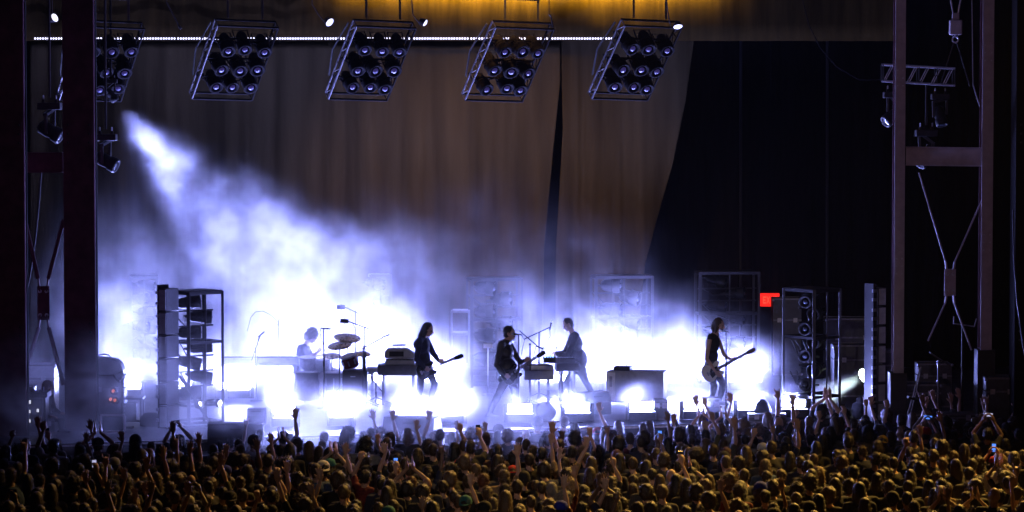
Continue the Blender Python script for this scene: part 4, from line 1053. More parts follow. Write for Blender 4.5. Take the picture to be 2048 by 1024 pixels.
def limb(b, sh, el, wr, r, m, sleeve=1.0, hand=None):
    """arm from shoulder to wrist, cloth on the first part"""
    sh, el, wr = Vector(sh), Vector(el), Vector(wr); a = r
    m2 = m if sleeve > .5 else SKIN
    if 0 < sleeve <= .5:
        c = sh.lerp(el, .62)
        b.cap(sh, c, a * 1.18, a * 1.12, m); b.cap(c, el, a * .80, a * .70, SKIN)
    else: b.cap(sh, el, a * 1.0, a * .80, m2)
    m3 = m if sleeve >= 1 else SKIN
    b.cap(el, el.lerp(wr, .35), a * .78, a * .80, m3); b.cap(el.lerp(wr, .35), wr, a * .80, a * .50, m3)
def leg(b, hip, kn, an, toe, r=.104, m=PANTS):
    hip, kn, an, toe = map(Vector, (hip, kn, an, toe))
    b.cap(hip, kn, r, r * .66, m); b.cap(kn, kn.lerp(an, .35), r * .66, r * .68, m); b.cap(kn.lerp(an, .35), an, r * .68, r * .46, m)
    heel = an + (an - toe).normalized() * .05; heel.z = an.z - .045
    b.cap(heel, an + Vector((0, 0, -.01)), .034, .042, SHOE); b.cap(heel, toe, .036, .034, SHOE); b.cap(an + Vector((0, 0, -.01)), toe, .042, .032, SHOE)
def torso(b, pel, chest, neck, shR, shL, bulk=1.0, m=TOP):
    pel, chest, neck, shR, shL = map(Vector, (pel, chest, neck, shR, shL))
    up = (neck - pel).normalized(); ac = (shL - shR).normalized(); fw = ac.cross(up)
    k = bulk
    b.ell(pel + up * .02, (.130 * k, .165 * k, .140 * k), PANTS, fw, up)
    b.ell(pel.lerp(chest, .42), (.128 * k, .158 * k, .160 * k), m, fw, up)
    b.ell(chest, (.138 * k, .178 * k, .190 * k), m, fw, up)
    b.cap(shR.lerp(shL, .10), shR.lerp(shL, .9), .066 * k, .066 * k, m)
    b.cap(chest.lerp(neck, .6), shR, .07 * k, .062 * k, m); b.cap(chest.lerp(neck, .6), shL, .07 * k, .062 * k, m)
    b.cap(chest.lerp(neck, .75), neck + up * .03, .062, .054, SKIN)

def make_person(label, loc, yaw, j, mats, hair=None, voxel=.0085, bulk=1.0, sleeve=1.0, extras=None, headk=1.16, group=None, cat='person'):
    b = Body()
    torso(b, j['pel'], j['chest'], j['neck'], j['shR'], j['shL'], bulk)
    for s_ in 'RL':
        limb(b, j['sh' + s_], j['el' + s_], j['wr' + s_], .064 * bulk if sleeve else .052, TOP, sleeve)
        el, wr = Vector(j['el' + s_]), Vector(j['wr' + s_])
        hd = Vector(j.get('hd' + s_, (wr - el))); b.hand(wr, hd, j.get('hn' + s_, (0, 1 if s_ == 'R' else -1, 0)), j.get('hp' + s_, 'relaxed'), 1 if s_ == 'R' else -1)
        leg(b, j['hip' + s_], j['kn' + s_], j['an' + s_], j['toe' + s_])
    hf, hu = Vector(j.get('hf', (1, 0, 0))), Vector(j.get('hu', (0, 0, 1)))
    hu = (hu - hf.normalized() * hu.dot(hf.normalized())).normalized()
    b.cap(j['neck'], Vector(j['head']) - hu * .06, .055, .054, SKIN)
    b.head(j['head'], hf, hu, headk)
    if extras: extras(b)
    t = thing('person', label, cat, loc, yaw, group)
    me = b.mesh('person_body', voxel, mats, .010)
    o = bpy.data.objects.new('body', me); COL.objects.link(o); o.parent = t
    if hair:
        hm = hair_mesh('hair', hair[0], j['head'], hf, hu, hair[1], hair[2] if len(hair) > 2 else 3, 420, headk)
        h = bpy.data.objects.new('hair', hm); COL.objects.link(h); h.parent = t
    return t

def from_px(px0, Y0):
    """joint reader for a performer standing at (px0, Y0): (px, py, left offset) -> local metres, facing right"""
    s_ = S(Y0); fy = floor_y(Y0)
    return lambda px, py, y=0.0: Vector(((px - px0) / s_, y, (fy - py) / s_))
# singer
Y0 = 0.15; g = from_px(1018, Y0)
j = dict(pel=g(1016, 750), chest=g(1010, 703), neck=g(1013, 681), head=g(1019, 667), shR=g(1002, 688, -.20), shL=g(1016, 686, .20),
         elR=g(993, 728, -.27), wrR=g(1009, 747, -.30), hdR=(.8, -.1, -.6), hnR=(0, 1, .2), hpR='fist',
         elL=g(1040, 727, .24), wrL=g(1050, 723, .06), hdL=(.3, -.9, .35), hnL=(.75, .3, .3), hpL='grip',
         hipR=g(1013, 755, -.09), knR=g(997, 788, -.16), anR=g(979, 826, -.22), toeR=g(994, 831, -.26),
         hipL=g(1021, 755, .09), knL=g(1030, 790, .12), anL=g(1036, 826, .14), toeL=g(1051, 830, .10), hf=(.97, -.22, .06))
def jacket(b):
    b.ell(g(1013, 735), (.20, .21, .20), TOP); b.cap(g(1006, 758, -.10), g(1028, 762, .10), .11, .11, TOP); b.ell(g(1010, 706), (.18, .21, .16), TOP)
    b.ell(g(1012, 686), (.10, .15, .07), TOP); b.cap(g(1003, 688, -.19), g(1015, 686, .19), .085, .085, TOP)
make_person('person in a dark jacket singing into a stand microphone, legs apart, playing guitar', on_floor(1018, Y0), 0, j, ['skin', 'leather', 'denim', 'shoe', 'eye'], ('hair black', 'short', 3), bulk=1.13, extras=jacket)
ow = on_floor(1018, Y0)
guitar(ow + g(1023, 748, -.20), g(1088, 704, .02) - g(1030, 743, -.14), (.1, -1, .12), 'dark guitar with raised neck, held by the singer', 'black_gloss')
# guitar player
Y0 = 1.6; g = from_px(853, Y0)
j = dict(pel=g(848, 733), chest=g(845, 693), neck=g(849, 672), head=g(856, 660), shR=g(840, 680, -.19), shL=g(850, 678, .19),
         elR=g(834, 716, -.28), wrR=g(850, 734, -.27), hdR=(.8, .0, -.5), hnR=(0, 1, .1), hpR='fist',
         elL=g(868, 712, .24), wrL=g(879, 724, .08), hdL=(.35, -.9, .2), hnL=(.7, .3, .4), hpL='grip',
         hipR=g(844, 735, -.09), knR=g(841, 772, -.13), anR=g(835, 808, -.14), toeR=g(850, 812, -.18),
         hipL=g(852, 735, .09), knL=g(869, 770, .12), anL=g(860, 808, .13), toeL=g(876, 812, .10), hf=(.93, -.25, -.28))
def hood(b): b.ell(g(843, 690), (.17, .20, .15), TOP); b.ell(g(847, 726), (.16, .19, .18), TOP)
make_person('person with long dark hair and black top playing guitar, left of the singer', on_floor(853, Y0), 0, j, ['skin', 'cloth_navy', 'denim', 'shoe', 'eye'], ('hair black', 'long', 5), bulk=1.12, extras=hood)
guitar(on_floor(853, Y0) + g(854, 740, -.22), g(920, 712, .0) - g(872, 732, -.12), (.1, -1, .1), 'guitar with pointed head, held by the long-haired player', 'black_gloss')
# keyboard player, faces left
Y0 = 3.9; s_ = S(Y0); fy = floor_y(Y0)
g = lambda px, py, y=0.0: Vector(((1140 - px) / s_, y, (fy - py) / s_))
j = dict(pel=g(1157, 732), chest=g(1150, 687), neck=g(1143, 663), head=g(1136, 650), shR=g(1147, 670, -.19), shL=g(1152, 671, .19),
         elR=g(1130, 708, -.24), wrR=g(1112, 707, -.12), hdR=(1, 0, -.25), hnR=(-.2, 0, -1), hpR='relaxed',
         elL=g(1134, 712, .24), wrL=g(1114, 710, .10), hdL=(1, 0, -.25), hnL=(-.2, 0, -1), hpL='relaxed',
         hipR=g(1150, 738, -.09), knR=g(1133, 765, -.12), anR=g(1132, 789, -.12), toeR=g(1116, 793, -.14),
         hipL=g(1160, 738, .09), knL=g(1172, 765, .16), anL=g(1186, 789, .20), toeL=g(1172, 793, .24), hf=(.9, .1, -.45), hu=(.4, 0, .9))
def coat(b): b.ell(g(1157, 720), (.19, .21, .24), TOP); b.ell(g(1150, 688), (.17, .20, .15), TOP); b.cap(g(1158, 742, -.08), g(1164, 742, .08), .10, .10, TOP)
make_person('person in a dark coat bent over a keyboard, faint in bright smoke', on_floor(1140, Y0), math.pi, j, ['skin', 'cloth_black', 'denim', 'shoe', 'eye'], ('hair dark brown', 'crop', 7), bulk=1.12, extras=coat)
# bass player
Y0 = 1.75; g = from_px(1428, Y0)
j = dict(pel=g(1422, 733), chest=g(1425, 688), neck=g(1431, 665), head=g(1437, 651), shR=g(1418, 674, -.20), shL=g(1433, 672, .20),
         elR=g(1411, 716, -.27), wrR=g(1429, 742, -.27), hdR=(.7, .0, -.7), hnR=(0, 1, .1), hpR='relaxed',
         elL=g(1450, 714, .22), wrL=g(1462, 722, .05), hdL=(.4, -.9, .25), hnL=(.7, .3, .4), hpL='grip',
         hipR=g(1418, 738, -.10), knR=g(1427, 772, -.17), anR=g(1420, 806, -.18), toeR=g(1435, 811, -.22),
         hipL=g(1428, 738, .10), knL=g(1447, 770, .14), anL=g(1440, 806, .16), toeL=g(1456, 811, .12), hf=(.95, -.25, -.12))
make_person('person with long fair hair in a black sleeveless top playing a white bass', on_floor(1428, Y0), 0, j, ['skin', 'cloth_black', 'denim_grey', 'shoe', 'eye'], ('hair brown', 'bob', 9), bulk=1.05, sleeve=0)
guitar(on_floor(1428, Y0) + g(1424, 742, -.22), g(1492, 706, .0) - g(1440, 733, -.12), (.05, -1, .1), 'white bass guitar held by the fair-haired player at right', 'white_gloss', True, True)
# drummer
Y0 = 4.2; g = from_px(612, Y0)
j = dict(pel=g(604, 735), chest=g(606, 706), neck=g(615, 686), head=g(625, 673), shR=g(603, 695, -.19), shL=g(611, 694, .19),
         elR=g(611, 721, -.27), wrR=g(637, 703, -.24), hdR=(.7, 0, .7), hnR=(.3, .9, 0), hpR='fist',
         elL=g(622, 716, .26), wrL=g(640, 712, .12), hdL=(.9, 0, .1), hnL=(0, -.3, -1), hpL='fist',
         hipR=g(604, 738, -.10), knR=g(640, 746, -.22), anR=g(640, 785, -.22), toeR=g(655, 789, -.24),
         hipL=g(604, 738, .10), knL=g(640, 746, .22), anL=g(640, 785, .22), toeL=g(655, 789, .24), hf=(.85, -.1, -.5), hu=(.45, 0, .85))
make_person('person with bushy curly hair seated at the drums, arm raised with a stick', on_floor(612, Y0), 0, j, ['skin', 'cloth_navy', 'denim', 'shoe', 'eye'], ('hair dark brown', 'curly', 11), bulk=1.02, sleeve=.4)
w_ = on_floor(612, Y0) + g(641, 699, -.24)
tag(MB().tube(w_ + V(-.03, 0, -.06), w_ + V(.03, .03, .34), .009, .006, 6).build('drumstick', 'wood_neck'), 'drumstick raised in the drummer\'s right hand', 'drumstick')
# crew member, seated at the far left
Y0 = -2.7; g = from_px(92, Y0)
j = dict(pel=g(88, 835), chest=g(88, 803), neck=g(92, 789), head=g(97, 777), shR=g(80, 798, -.20), shL=g(98, 797, .20),
         elR=g(82, 826, -.27), wrR=g(103, 832, -.24), hdR=(1, 0, 0), hnR=(0, 0, -1), elL=g(104, 824, .24), wrL=g(118, 830, .15), hdL=(1, 0, 0), hnL=(0, 0, -1),
         hipR=g(88, 838, -.10), knR=g(126, 836, -.18), anR=g(126, 858, -.18), toeR=g(140, 862, -.2),
         hipL=g(88, 838, .10), knL=g(126, 836, .18), anL=g(126, 858, .18), toeL=g(140, 862, .2), hf=(.75, .6, -.1))
make_person('crew person in dark clothes sitting behind the left column, head turned to the band', on_floor(92, Y0), 0, j, ['skin_tan', 'cloth_black', 'denim', 'shoe', 'eye'], ('hair red-brown', 'crop', 13), bulk=1.08, voxel=.010)
road_case(84, -2.7, .5, .45, .24, 'low case used as a seat by the crew person', 0, corners=False)
# ------------------------------------------------------------------ the crowd in front of the stage
# built in a local frame that looks along +x; every person is turned to the stage
def crowd_pose(kind):
    j = dict(pel=V(0, 0, .95), chest=V(-.01, 0, 1.27), neck=V(0, 0, 1.47), head=V(.025, 0, 1.62), shR=V(0, -.185, 1.405), shL=V(0, .185, 1.405),
             elR=V(.02, -.25, 1.12), wrR=V(.20, -.16, 1.02), elL=V(.02, .25, 1.12), wrL=V(.20, .16, 1.02),
             hipR=V(0, -.09, .92), hipL=V(0, .09, .92), knR=V(.02, -.11, .50), knL=V(.02, .11, .50), anR=V(-.03, -.12, .08), anL=V(-.03, .12, .08), toeR=V(.13, -.15, .035), toeL=V(.13, .15, .035))
    up = dict(shR=V(.02, -.17, 1.45), elR=V(.10, -.24, 1.70), wrR=V(.14, -.20, 1.95), hdR=(.05, .05, 1), hnR=(1, 0, 0))
    upL = dict(shL=V(.02, .17, 1.45), elL=V(.10, .26, 1.69), wrL=V(.14, .24, 1.94), hdL=(.05, .05, 1), hnL=(1, 0, 0))
    if kind == 'right_open': j.update(up, hpR='open')
    if kind == 'left_open': j.update(upL, hpL='open', wrL=V(.16, .34, 1.92))
    if kind == 'right_point': j.update(up, hpR='point', elR=V(.14, -.22, 1.68), wrR=V(.22, -.12, 1.90))
    if kind == 'right_horns': j.update(up, hpR='horns', wrR=V(.12, -.26, 1.97))
    if kind == 'left_fist': j.update(upL, hpL='fist', elL=V(.14, .28, 1.62), wrL=V(.18, .20, 1.86))
    if kind == 'both_open': j.update(up); j.update(upL); j.update(hpR='open', hpL='open', wrR=V(.16, -.34, 1.93), wrL=V(.16, .32, 1.95))
    if kind == 'clap': j.update(up); j.update(upL); j.update(hpR='open', hpL='open', elR=V(.14, -.25, 1.66), elL=V(.14, .25, 1.66), wrR=V(.20, -.05, 1.84), wrL=V(.20, .05, 1.84), hnR=(0, 1, 0), hnL=(0, -1, 0))
    if kind == 'phone_high': j.update(up); j.update(upL); j.update(hpR='grip', hpL='grip', elR=V(.18, -.24, 1.62), elL=V(.18, .24, 1.62), wrR=V(.26, -.095, 1.82), wrL=V(.26, .095, 1.82), hdR=(.1, .35, 1), hdL=(.1, -.35, 1), hnR=(.2, 1, 0), hnL=(.2, -1, 0))
    if kind == 'phone_one': j.update(up, hpR='grip', elR=V(.20, -.25, 1.55), wrR=V(.28, -.16, 1.78), hdR=(.1, .1, 1), hnR=(.9, .3, 0))
    return j
BULK = {'slim': .92, 'broad': 1.10}
BODY = {}
CM = ['skin', 'cloth_black', 'denim', 'shoe', 'eye']
def crowd_body(kind, build):
    key = (kind, build)
    if key not in BODY:
        b = Body(); j = crowd_pose(kind); k = BULK[build]
        if build == 'slim':
            for q in ('shR', 'shL'): j[q] = V(j[q].x, j[q].y * .88, j[q].z)
        torso(b, j['pel'], j['chest'], j['neck'], j['shR'], j['shL'], k)
        for s_ in 'RL':
            limb(b, j['sh' + s_], j['el' + s_], j['wr' + s_], .047 * k, TOP, .4)
            wr, el = j['wr' + s_], j['el' + s_]
            b.hand(wr, j.get('hd' + s_, wr - el), j.get('hn' + s_, (0, 1 if s_ == 'R' else -1, 0)), j.get('hp' + s_, 'relaxed'), 1 if s_ == 'R' else -1, 1.18)
            leg(b, j['hip' + s_], j['kn' + s_], j['an' + s_], j['toe' + s_])
        b.cap(j['neck'], j['head'] - V(0, 0, .06), .052 * k, .054 * k, SKIN)
        b.head(j['head'], (1, 0, 0), (0, 0, 1), .95)
        BODY[key] = b.mesh('crowd_body', .0115 if kind != 'down' else .016, CM, .004)
    return BODY[key]
HEADC = V(.025, 0, 1.62)
HAIRM = {}
def crowd_hair(style, seed):
    key = (style, seed)
    if key not in HAIRM: HAIRM[key] = hair_mesh('crowd_hair', 'hair brown', HEADC, (1, 0, 0), (0, 0, 1), style, seed, 620, .98, .014)
    return HAIRM[key]
CAPM = {}
def crowd_cap(kind):
    if kind not in CAPM:
        mb = MB(); c = HEADC
        if kind == 'cap':
            mb.lathe([(.102, -.005), (.106, .02), (.100, .06), (.075, .098), (.035, .118), (.001, .122)], c + V(-.008, 0, .035), (-.08, 0, 1), 20)
            mb.prism([(.05, -.085), (.13, -.075), (.185, -.04), (.195, 0), (.185, .04), (.13, .075), (.05, .085)], c + V(.0, 0, .045), (1, 0, -.12), (0, 1, 0), .008)
            mb.ell(c + V(-.018, 0, .158), (.010, .010, .006), u=8, w=4)
        else:
            mb.lathe([(.103, -.035), (.109, -.03), (.108, .01), (.103, .02), (.100, .06), (.072, .105), (.03, .128), (.001, .132)], c + V(-.012, 0, .035), (-.15, 0, 1), 20)
        o = mb.build('cap_tmp', 'cloth_black'); CAPM[kind] = o.data; bpy.data.objects.remove(o)
    return CAPM[kind]
SHIRTS = {'black': (.014, .014, .016), 'charcoal': (.05, .05, .055), 'navy': (.02, .025, .06), 'dark red': (.13, .015, .018), 'grey': (.18, .18, .19), 'white': (.62, .61, .60), 'olive': (.08, .08, .035), 'tan': (.26, .18, .10), 'blue': (.04, .08, .20)}
for kx, cx in SHIRTS.items(): M['shirt ' + kx] = pmat('shirt ' + kx, cx, .9, var=.25, scale=10, bump=.4)
CAPC = {'red': (.42, .012, .015), 'blue': (.015, .03, .42), 'black': (.012, .012, .014), 'yellow': (.45, .28, .03), 'teal': (.02, .16, .17), 'white': (.6, .6, .6)}
for kx, cx in CAPC.items(): M['cap ' + kx] = pmat('cap ' + kx, cx, .85, var=.2, scale=14, bump=.3)

LANDMARK = [(60, 'below the left edge column'), (175, 'below the broad left column'), (290, 'below the left panel column'), (400, 'below the left lamp tower'), (520, 'below the long white table'),
            (640, 'below the drum kit'), (760, 'below the instrument table'), (860, 'below the guitar player'), (950, 'left below the singer'), (1040, 'right below the singer'), (1145, 'below the keyboard player'),
            (1270, 'below the amplifier cabinet'), (1365, 'left below the bass player'), (1450, 'right below the bass player'), (1545, 'below the exit sign'), (1640, 'below the right lamp tower'), (1745, 'below the right panel column'),
            (1830, 'below the pinkish column'), (1910, 'below the right cross brace'), (1990, 'near the right edge')]
ORD = ['front', 'second', 'third', 'fourth', 'fifth', 'sixth', 'seventh', 'eighth', 'ninth', 'tenth', 'eleventh', 'twelfth', 'thirteenth', 'fourteenth', 'fifteenth', 'sixteenth', 'seventeenth', 'eighteenth', 'nineteenth', 'twentieth', 'twenty-first', 'twenty-second', 'twenty-third', 'twenty-fourth', 'twenty-fifth']
POSE_TXT = {'down': '', 'right_open': 'right hand up', 'left_open': 'left hand up', 'right_point': 'finger pointing up', 'right_horns': 'horned hand up', 'left_fist': 'left fist up', 'both_open': 'both hands up', 'clap': 'clapping overhead', 'phone_high': 'holding up a phone', 'phone_one': 'filming one-handed'}
CROWD = []
def add_person(x, y, row, px, py, pose=None, look=None, cap=None):
    rs = random.random
    build = 'broad' if rs() < .6 else 'slim'
    if pose is None:
        r_ = rs()
        pose = 'down' if r_ < RAISE else random.choice(['right_open', 'left_open', 'right_point', 'right_horns', 'left_fist', 'both_open', 'clap', 'phone_high', 'phone_one', 'right_open'])
    tall = random.gauss(1.0, .048) * (1.0 if build == 'broad' else .965)
    yaw = math.pi / 2 + random.gauss(0, .28)
    t = thing('crowd_person', '', 'person', (x, y, -1.45), yaw, 'crowd facing the stage')
    t.rotation_euler = (random.gauss(0, .05), random.gauss(0, .05), yaw)
    t.scale = (tall * random.uniform(.97, 1.03), tall * random.uniform(.96, 1.04), tall)
    o = bpy.data.objects.new('body', crowd_body(pose, build)); COL.objects.link(o); o.parent = t
    shirt = random.choices(list(SHIRTS), [9, 4, 3, 1.5, 2, 1.2, 1, 1, 1])[0]
    skin = random.choices(['skin', 'skin_tan', 'skin_dark'], [6, 3, 1])[0]
    for s_, m in ((0, skin), (1, 'shirt ' + shirt)):
        o.material_slots[s_].link = 'OBJECT'; o.material_slots[s_].material = M[m]
    if look is None:
        if cap is None and rs() < .13: cap = random.choices(['black', 'red', 'blue', 'yellow', 'teal', 'white'], [6, 1, 1, .6, .6, 1])[0]
        style = random.choices(['short', 'crop', 'curly', 'long', 'bob', 'bun', 'ponytail', 'bald', 'afro'], [7, 5, 4.5, 5, 3, 1.8, 1.8, 1.2, .9])[0]
        if cap and style in ('curly', 'afro', 'bun', 'bald'): style = 'crop'
        hc = random.choices(list(HAIR), [6, 8, 6, 2.6, 1.5, .7, 1])[0]
    else: style, hc = look
    if style != 'bald':
        h = bpy.data.objects.new('hair', crowd_hair(style, random.choice((1, 2)))); COL.objects.link(h); h.parent = t
        h.material_slots[0].link = 'OBJECT'; h.material_slots[0].material = M['hair ' + hc]
        h.scale = (1, random.choice((-1, 1)), 1) if style != 'curly' else (1, 1, 1)
    if cap:
        ck = 'beanie' if (cap == 'black' and rs() < .4) else 'cap'
        c = bpy.data.objects.new(ck, crowd_cap(ck)); COL.objects.link(c); c.parent = t
        c.material_slots[0].link = 'OBJECT'; c.material_slots[0].material = M['cap ' + cap]
        if ck == 'cap' and rs() < .3:
            c.rotation_euler.z = math.pi; c.location = (.05, 0, 0)
    hd = {'short': 'short', 'crop': 'cropped', 'curly': 'curly', 'long': 'long', 'bob': 'shoulder-length', 'bun': 'tied-up', 'ponytail': 'ponytailed', 'afro': 'big round'}.get(style)
    top = 'a %s %s' % (cap, ck) if cap else ('a bald head' if style == 'bald' else '%s %s hair' % (hd, hc))
    lm = min(LANDMARK, key=lambda q: abs(q[0] - px))[1]
    CROWD.append(dict(o=t, top=top, shirt=shirt, pose=POSE_TXT[pose], row=row, lm=lm, px=px, kind=pose))
    if pose in ('phone_high', 'phone_one'):
        ph = thing('cell_phone', '', 'phone', (0, 0, 0), 0, 'phones held up in the crowd')
        loc = V(.29, 0, 1.93) if pose == 'phone_high' else V(.33, -.13, 1.90)
        land = pose == 'phone_high' and rs() < .7
        w, h_ = (.155, .078) if land else (.078, .155)
        part('case', MB().box((-.004, -w / 2, -h_ / 2), (.006, w / 2, h_ / 2)), 'black_gloss', ph, bevel=.004)
        part('screen', MB().box((-.0065, -w / 2 + .005, -h_ / 2 + .008), (-.0045, w / 2 - .005, h_ / 2 - .008)), random.choice(['screen', 'screen_pale', 'screen_pale', 'lens_off']), ph)
        T = Matrix.Translation((x, y, -1.45)) @ t.rotation_euler.to_matrix().to_4x4() @ Matrix.Diagonal((*t.scale, 1))
        ph.location = T @ loc; ph.rotation_euler = t.rotation_euler
        CROWD[-1]['phone'] = ph
    return t
def head_px(x, y):
    k = FPX / (y - CAM_Y); return 1024 + x * k, HORIZON + (CAM_Z - .22) * k
spots = []
row = 0
while row < 25:
    x = -9.6 + random.uniform(0, .5)
    while x < 9.8:
        yb = edge_Y(x) - 1.6 - row * .66 + random.uniform(-.30, .30)
        if x < -5.5: yb -= .25
        px, py = head_px(x, yb)
        if -8 < px < 2056 and py < 1034: spots.append((x, yb, row, px, py))
        x += random.uniform(.42, .72)
    row += 1
# three hundred of them stand as people of their own; the rest, hidden best in the middle rows, are one mass
mid = [i for i, q in enumerate(spots) if q[2] > 0]
random.shuffle(mid)
mass = set(mid[:max(0, len(spots) - 300)])
for i, q in enumerate(spots):
    if i not in mass: add_person(*q)
lowb = Body(); jj = crowd_pose('down')
torso(lowb, jj['pel'], jj['chest'], jj['neck'], jj['shR'], jj['shL'], 1.05)
for s_ in 'RL':
    limb(lowb, jj['sh' + s_], jj['el' + s_], jj['wr' + s_], .054, TOP, .4); lowb.hand(jj['wr' + s_], (1, 0, .2), (0, 1 if s_ == 'R' else -1, 0), 'relaxed', 1 if s_ == 'R' else -1)
    leg(lowb, jj['hip' + s_], jj['kn' + s_], jj['an' + s_], jj['toe' + s_])
lowb.cap(jj['neck'], jj['head'] - V(0, 0, .06), .055, .056, SKIN); lowb.head(jj['head'], (1, 0, 0), (0, 0, 1), .96)
low = lowb.mesh('mass_body', .030, CM, .004)
hs = [hair_mesh('mass_hair', 'hair brown', HEADC, (1, 0, 0), (0, 0, 1), st, 4, 240, .99, .020) for st in ('short', 'crop', 'long', 'curly')]
def grab(me):
    n = len(me.vertices); co = np.empty(n * 3); me.vertices.foreach_get('co', co)
    return co.reshape(-1, 3), [tuple(p.vertices) for p in me.polygons], [p.material_index for p in me.polygons]
parts_ = [grab(low)] + [grab(h) for h in hs]
vs, fs, mi = [], [], []; off = 0
mm = ['skin', 'shirt black', 'denim', 'shoe', 'eye', 'hair black', 'hair dark brown', 'hair brown', 'hair light brown', 'shirt charcoal', 'shirt navy']
for i in sorted(mass):
    x, yb, *_ = spots[i]; a_ = math.pi / 2 + random.gauss(0, .25); k = random.gauss(1, .035)
    Rm = np.array(((math.cos(a_), math.sin(a_), 0), (-math.sin(a_), math.cos(a_), 0), (0, 0, 1))) * k
    sh = random.choice((1, 1, 9, 10)); hcol = random.choice((5, 6, 6, 7, 7, 8))
    for pi, (co, ff, pm) in ((0, parts_[0]), (1, random.choice(parts_[1:]))):
        vs.append(co @ Rm + np.array((x, yb, -1.45))); fs += [tuple(q + off for q in f) for f in ff]
        mi += [(sh if m == 1 else m) if pi == 0 else hcol for m in pm]; off += len(co)
me = bpy.data.meshes.new('crowd_mass'); me.from_pydata(np.concatenate(vs).tolist(), [], fs); me.update()
for m in mm: me.materials.append(M[m])
me.polygons.foreach_set('material_index', mi); me.polygons.foreach_set('use_smooth', [True] * len(fs))
o = bpy.data.objects.new('crowd_mass', me); COL.objects.link(o)
tag(o, 'remaining crowd packed between the nearer people', 'crowd', kind='stuff')
# a few people the photograph singles out
for px, py, cap in ((1968, 860, 'red'), (2000, 806, 'blue'), (1418, 830, 'blue'), (1735, 812, 'yellow'), (1890, 842, 'yellow'), (945, 903, 'red'), (1540, 865, 'teal')):
    best = min((c for c in CROWD if c['kind'] == 'down'), key=lambda c: abs(head_px(c['o'].location.x, c['o'].location.y)[0] - px) + 2 * abs(head_px(c['o'].location.x, c['o'].location.y)[1] - py))
    if any(ch.name.startswith(('cap', 'beanie')) for ch in best['o'].children): continue
    c = bpy.data.objects.new('cap', crowd_cap('cap')); COL.objects.link(c); c.parent = best['o']
    c.material_slots[0].link = 'OBJECT'; c.material_slots[0].material = M['cap ' + cap]
    best['top'] = 'a %s cap' % cap
# labels: look, row and landmark; where these still agree, count from the left
def base_label(c, lvl):
    s_ = 'person with %s' % c['top']
    if lvl or c['kind'] == 'down': s_ += ', %s top' % c['shirt']
    if c['pose']: s_ += ', ' + c['pose']
    return s_ + ', %s crowd row, %s' % (ORD[c['row']], c['lm'])
from collections import defaultdict
for lvl in (0, 1):
    d = defaultdict(list)
    for c in CROWD: d[base_label(c, lvl)].append(c)
    for lab, cs in d.items():
        if len(cs) == 1: cs[0]['o']['label'] = cs[0]['o'].get('label') or lab
        else:
            cs.sort(key=lambda c: c['px'])
            for i, c in enumerate(cs): c['o']['label'] = '%s of %d: ' % (('leftmost', 'middle', 'rightmost')[0 if i == 0 else (2 if i == len(cs) - 1 else 1)], len(cs)) + lab
seen = set()
for c in CROWD:
    w = c['o']['label'].replace(':', '').split()
    c['o']['label'] = ' '.join(w[:16])
    if 'phone' in c: c['phone']['label'] = ('phone held up in the %s crowd row, %s, by person with %s' % (ORD[c['row']], c['lm'], c['top']))
    if 'phone' in c: c['phone']['label'] = ' '.join(c['phone']['label'].split()[:16])
dd = defaultdict(list)
for c in CROWD:
    if 'phone' in c: dd[c['phone']['label']].append(c)
for lab, cs in dd.items():
    if len(cs) > 1:
        cs.sort(key=lambda c: c['px'])
        for i, c in enumerate(cs): c['phone']['label'] = ' '.join(('%s of %d, %s' % ('leftmost' if i == 0 else ('rightmost' if i == len(cs) - 1 else 'middle'), len(cs), lab)).split()[:16])
# ------------------------------------------------------------------ smoke on the stage and thin haze in the whole place
class NT:
    """tiny helper to write node maths"""
    def __init__(s, tree): s.t = tree; s.n = tree.nodes; s.l = tree.links
    def node(s, typ, **kw):
        n = s.n.new(typ)
        for k, v in kw.items(): setattr(n, k, v)
        return n
    def put(s, sock, v):
        if hasattr(v, 'is_output'): s.l.new(v, sock)
        else: sock.default_value = v
    def m(s, op, a, b=None, c=None, clamp=False):
        n = s.node('ShaderNodeMath', operation=op, use_clamp=clamp)
        for i, v in enumerate((a, b, c)):
            if v is not None: s.put(n.inputs[i], v)
        return n.outputs[0]
    def v(s, op, a, b=None, scale=None):
        n = s.node('ShaderNodeVectorMath', operation=op)
        s.put(n.inputs[0], a)
        if b is not None: s.put(n.inputs[1], b)
        if scale is not None: s.put(n.inputs['Scale'], scale)
        return n.outputs['Value'] if op in ('LENGTH', 'DOT_PRODUCT', 'DISTANCE') else n.outputs[0]
    def smooth(s, x, lo, hi, a=0.0, b=1.0):
        n = s.node('ShaderNodeMapRange', interpolation_type='SMOOTHSTEP')
        s.put(n.inputs['Value'], x)
        for k, v in zip(('From Min', 'From Max', 'To Min', 'To Max'), (lo, hi, a, b)): s.put(n.inputs[k], v)
        return n.outputs[0]
    def noise(s, vec, scale, detail=3, rough=0.55, dist=0.0):
        n = s.node('ShaderNodeTexNoise')
        s.put(n.inputs['Vector'], vec)
        n.inputs['Scale'].default_value = scale; n.inputs['Detail'].default_value = detail
        n.inputs['Roughness'].default_value = rough; n.inputs['Distortion'].default_value = dist
        return n

def volume_material(name):
    m = bpy.data.materials.new(name); m.use_nodes = True
    t = m.node_tree; t.nodes.clear()
    k = NT(t)
    out = k.node('ShaderNodeOutputMaterial'); pv = k.node('ShaderNodeVolumePrincipled')
    t.links.new(pv.outputs[0], out.inputs['Volume'])
    return m, k, pv

def box_object(name, a, b, m):
    bm = bmesh.new(); bmesh.ops.create_cube(bm, size=1)
    for v in bm.verts: v.co = Vector([(a[i] + b[i]) / 2 + v.co[i] * (b[i] - a[i]) for i in range(3)])
    me = bpy.data.meshes.new(name); bm.to_mesh(me); bm.free()
    me.materials.append(m)
    o = bpy.data.objects.new(name, me); COL.objects.link(o)
    o['kind'] = 'stuff'
    return o

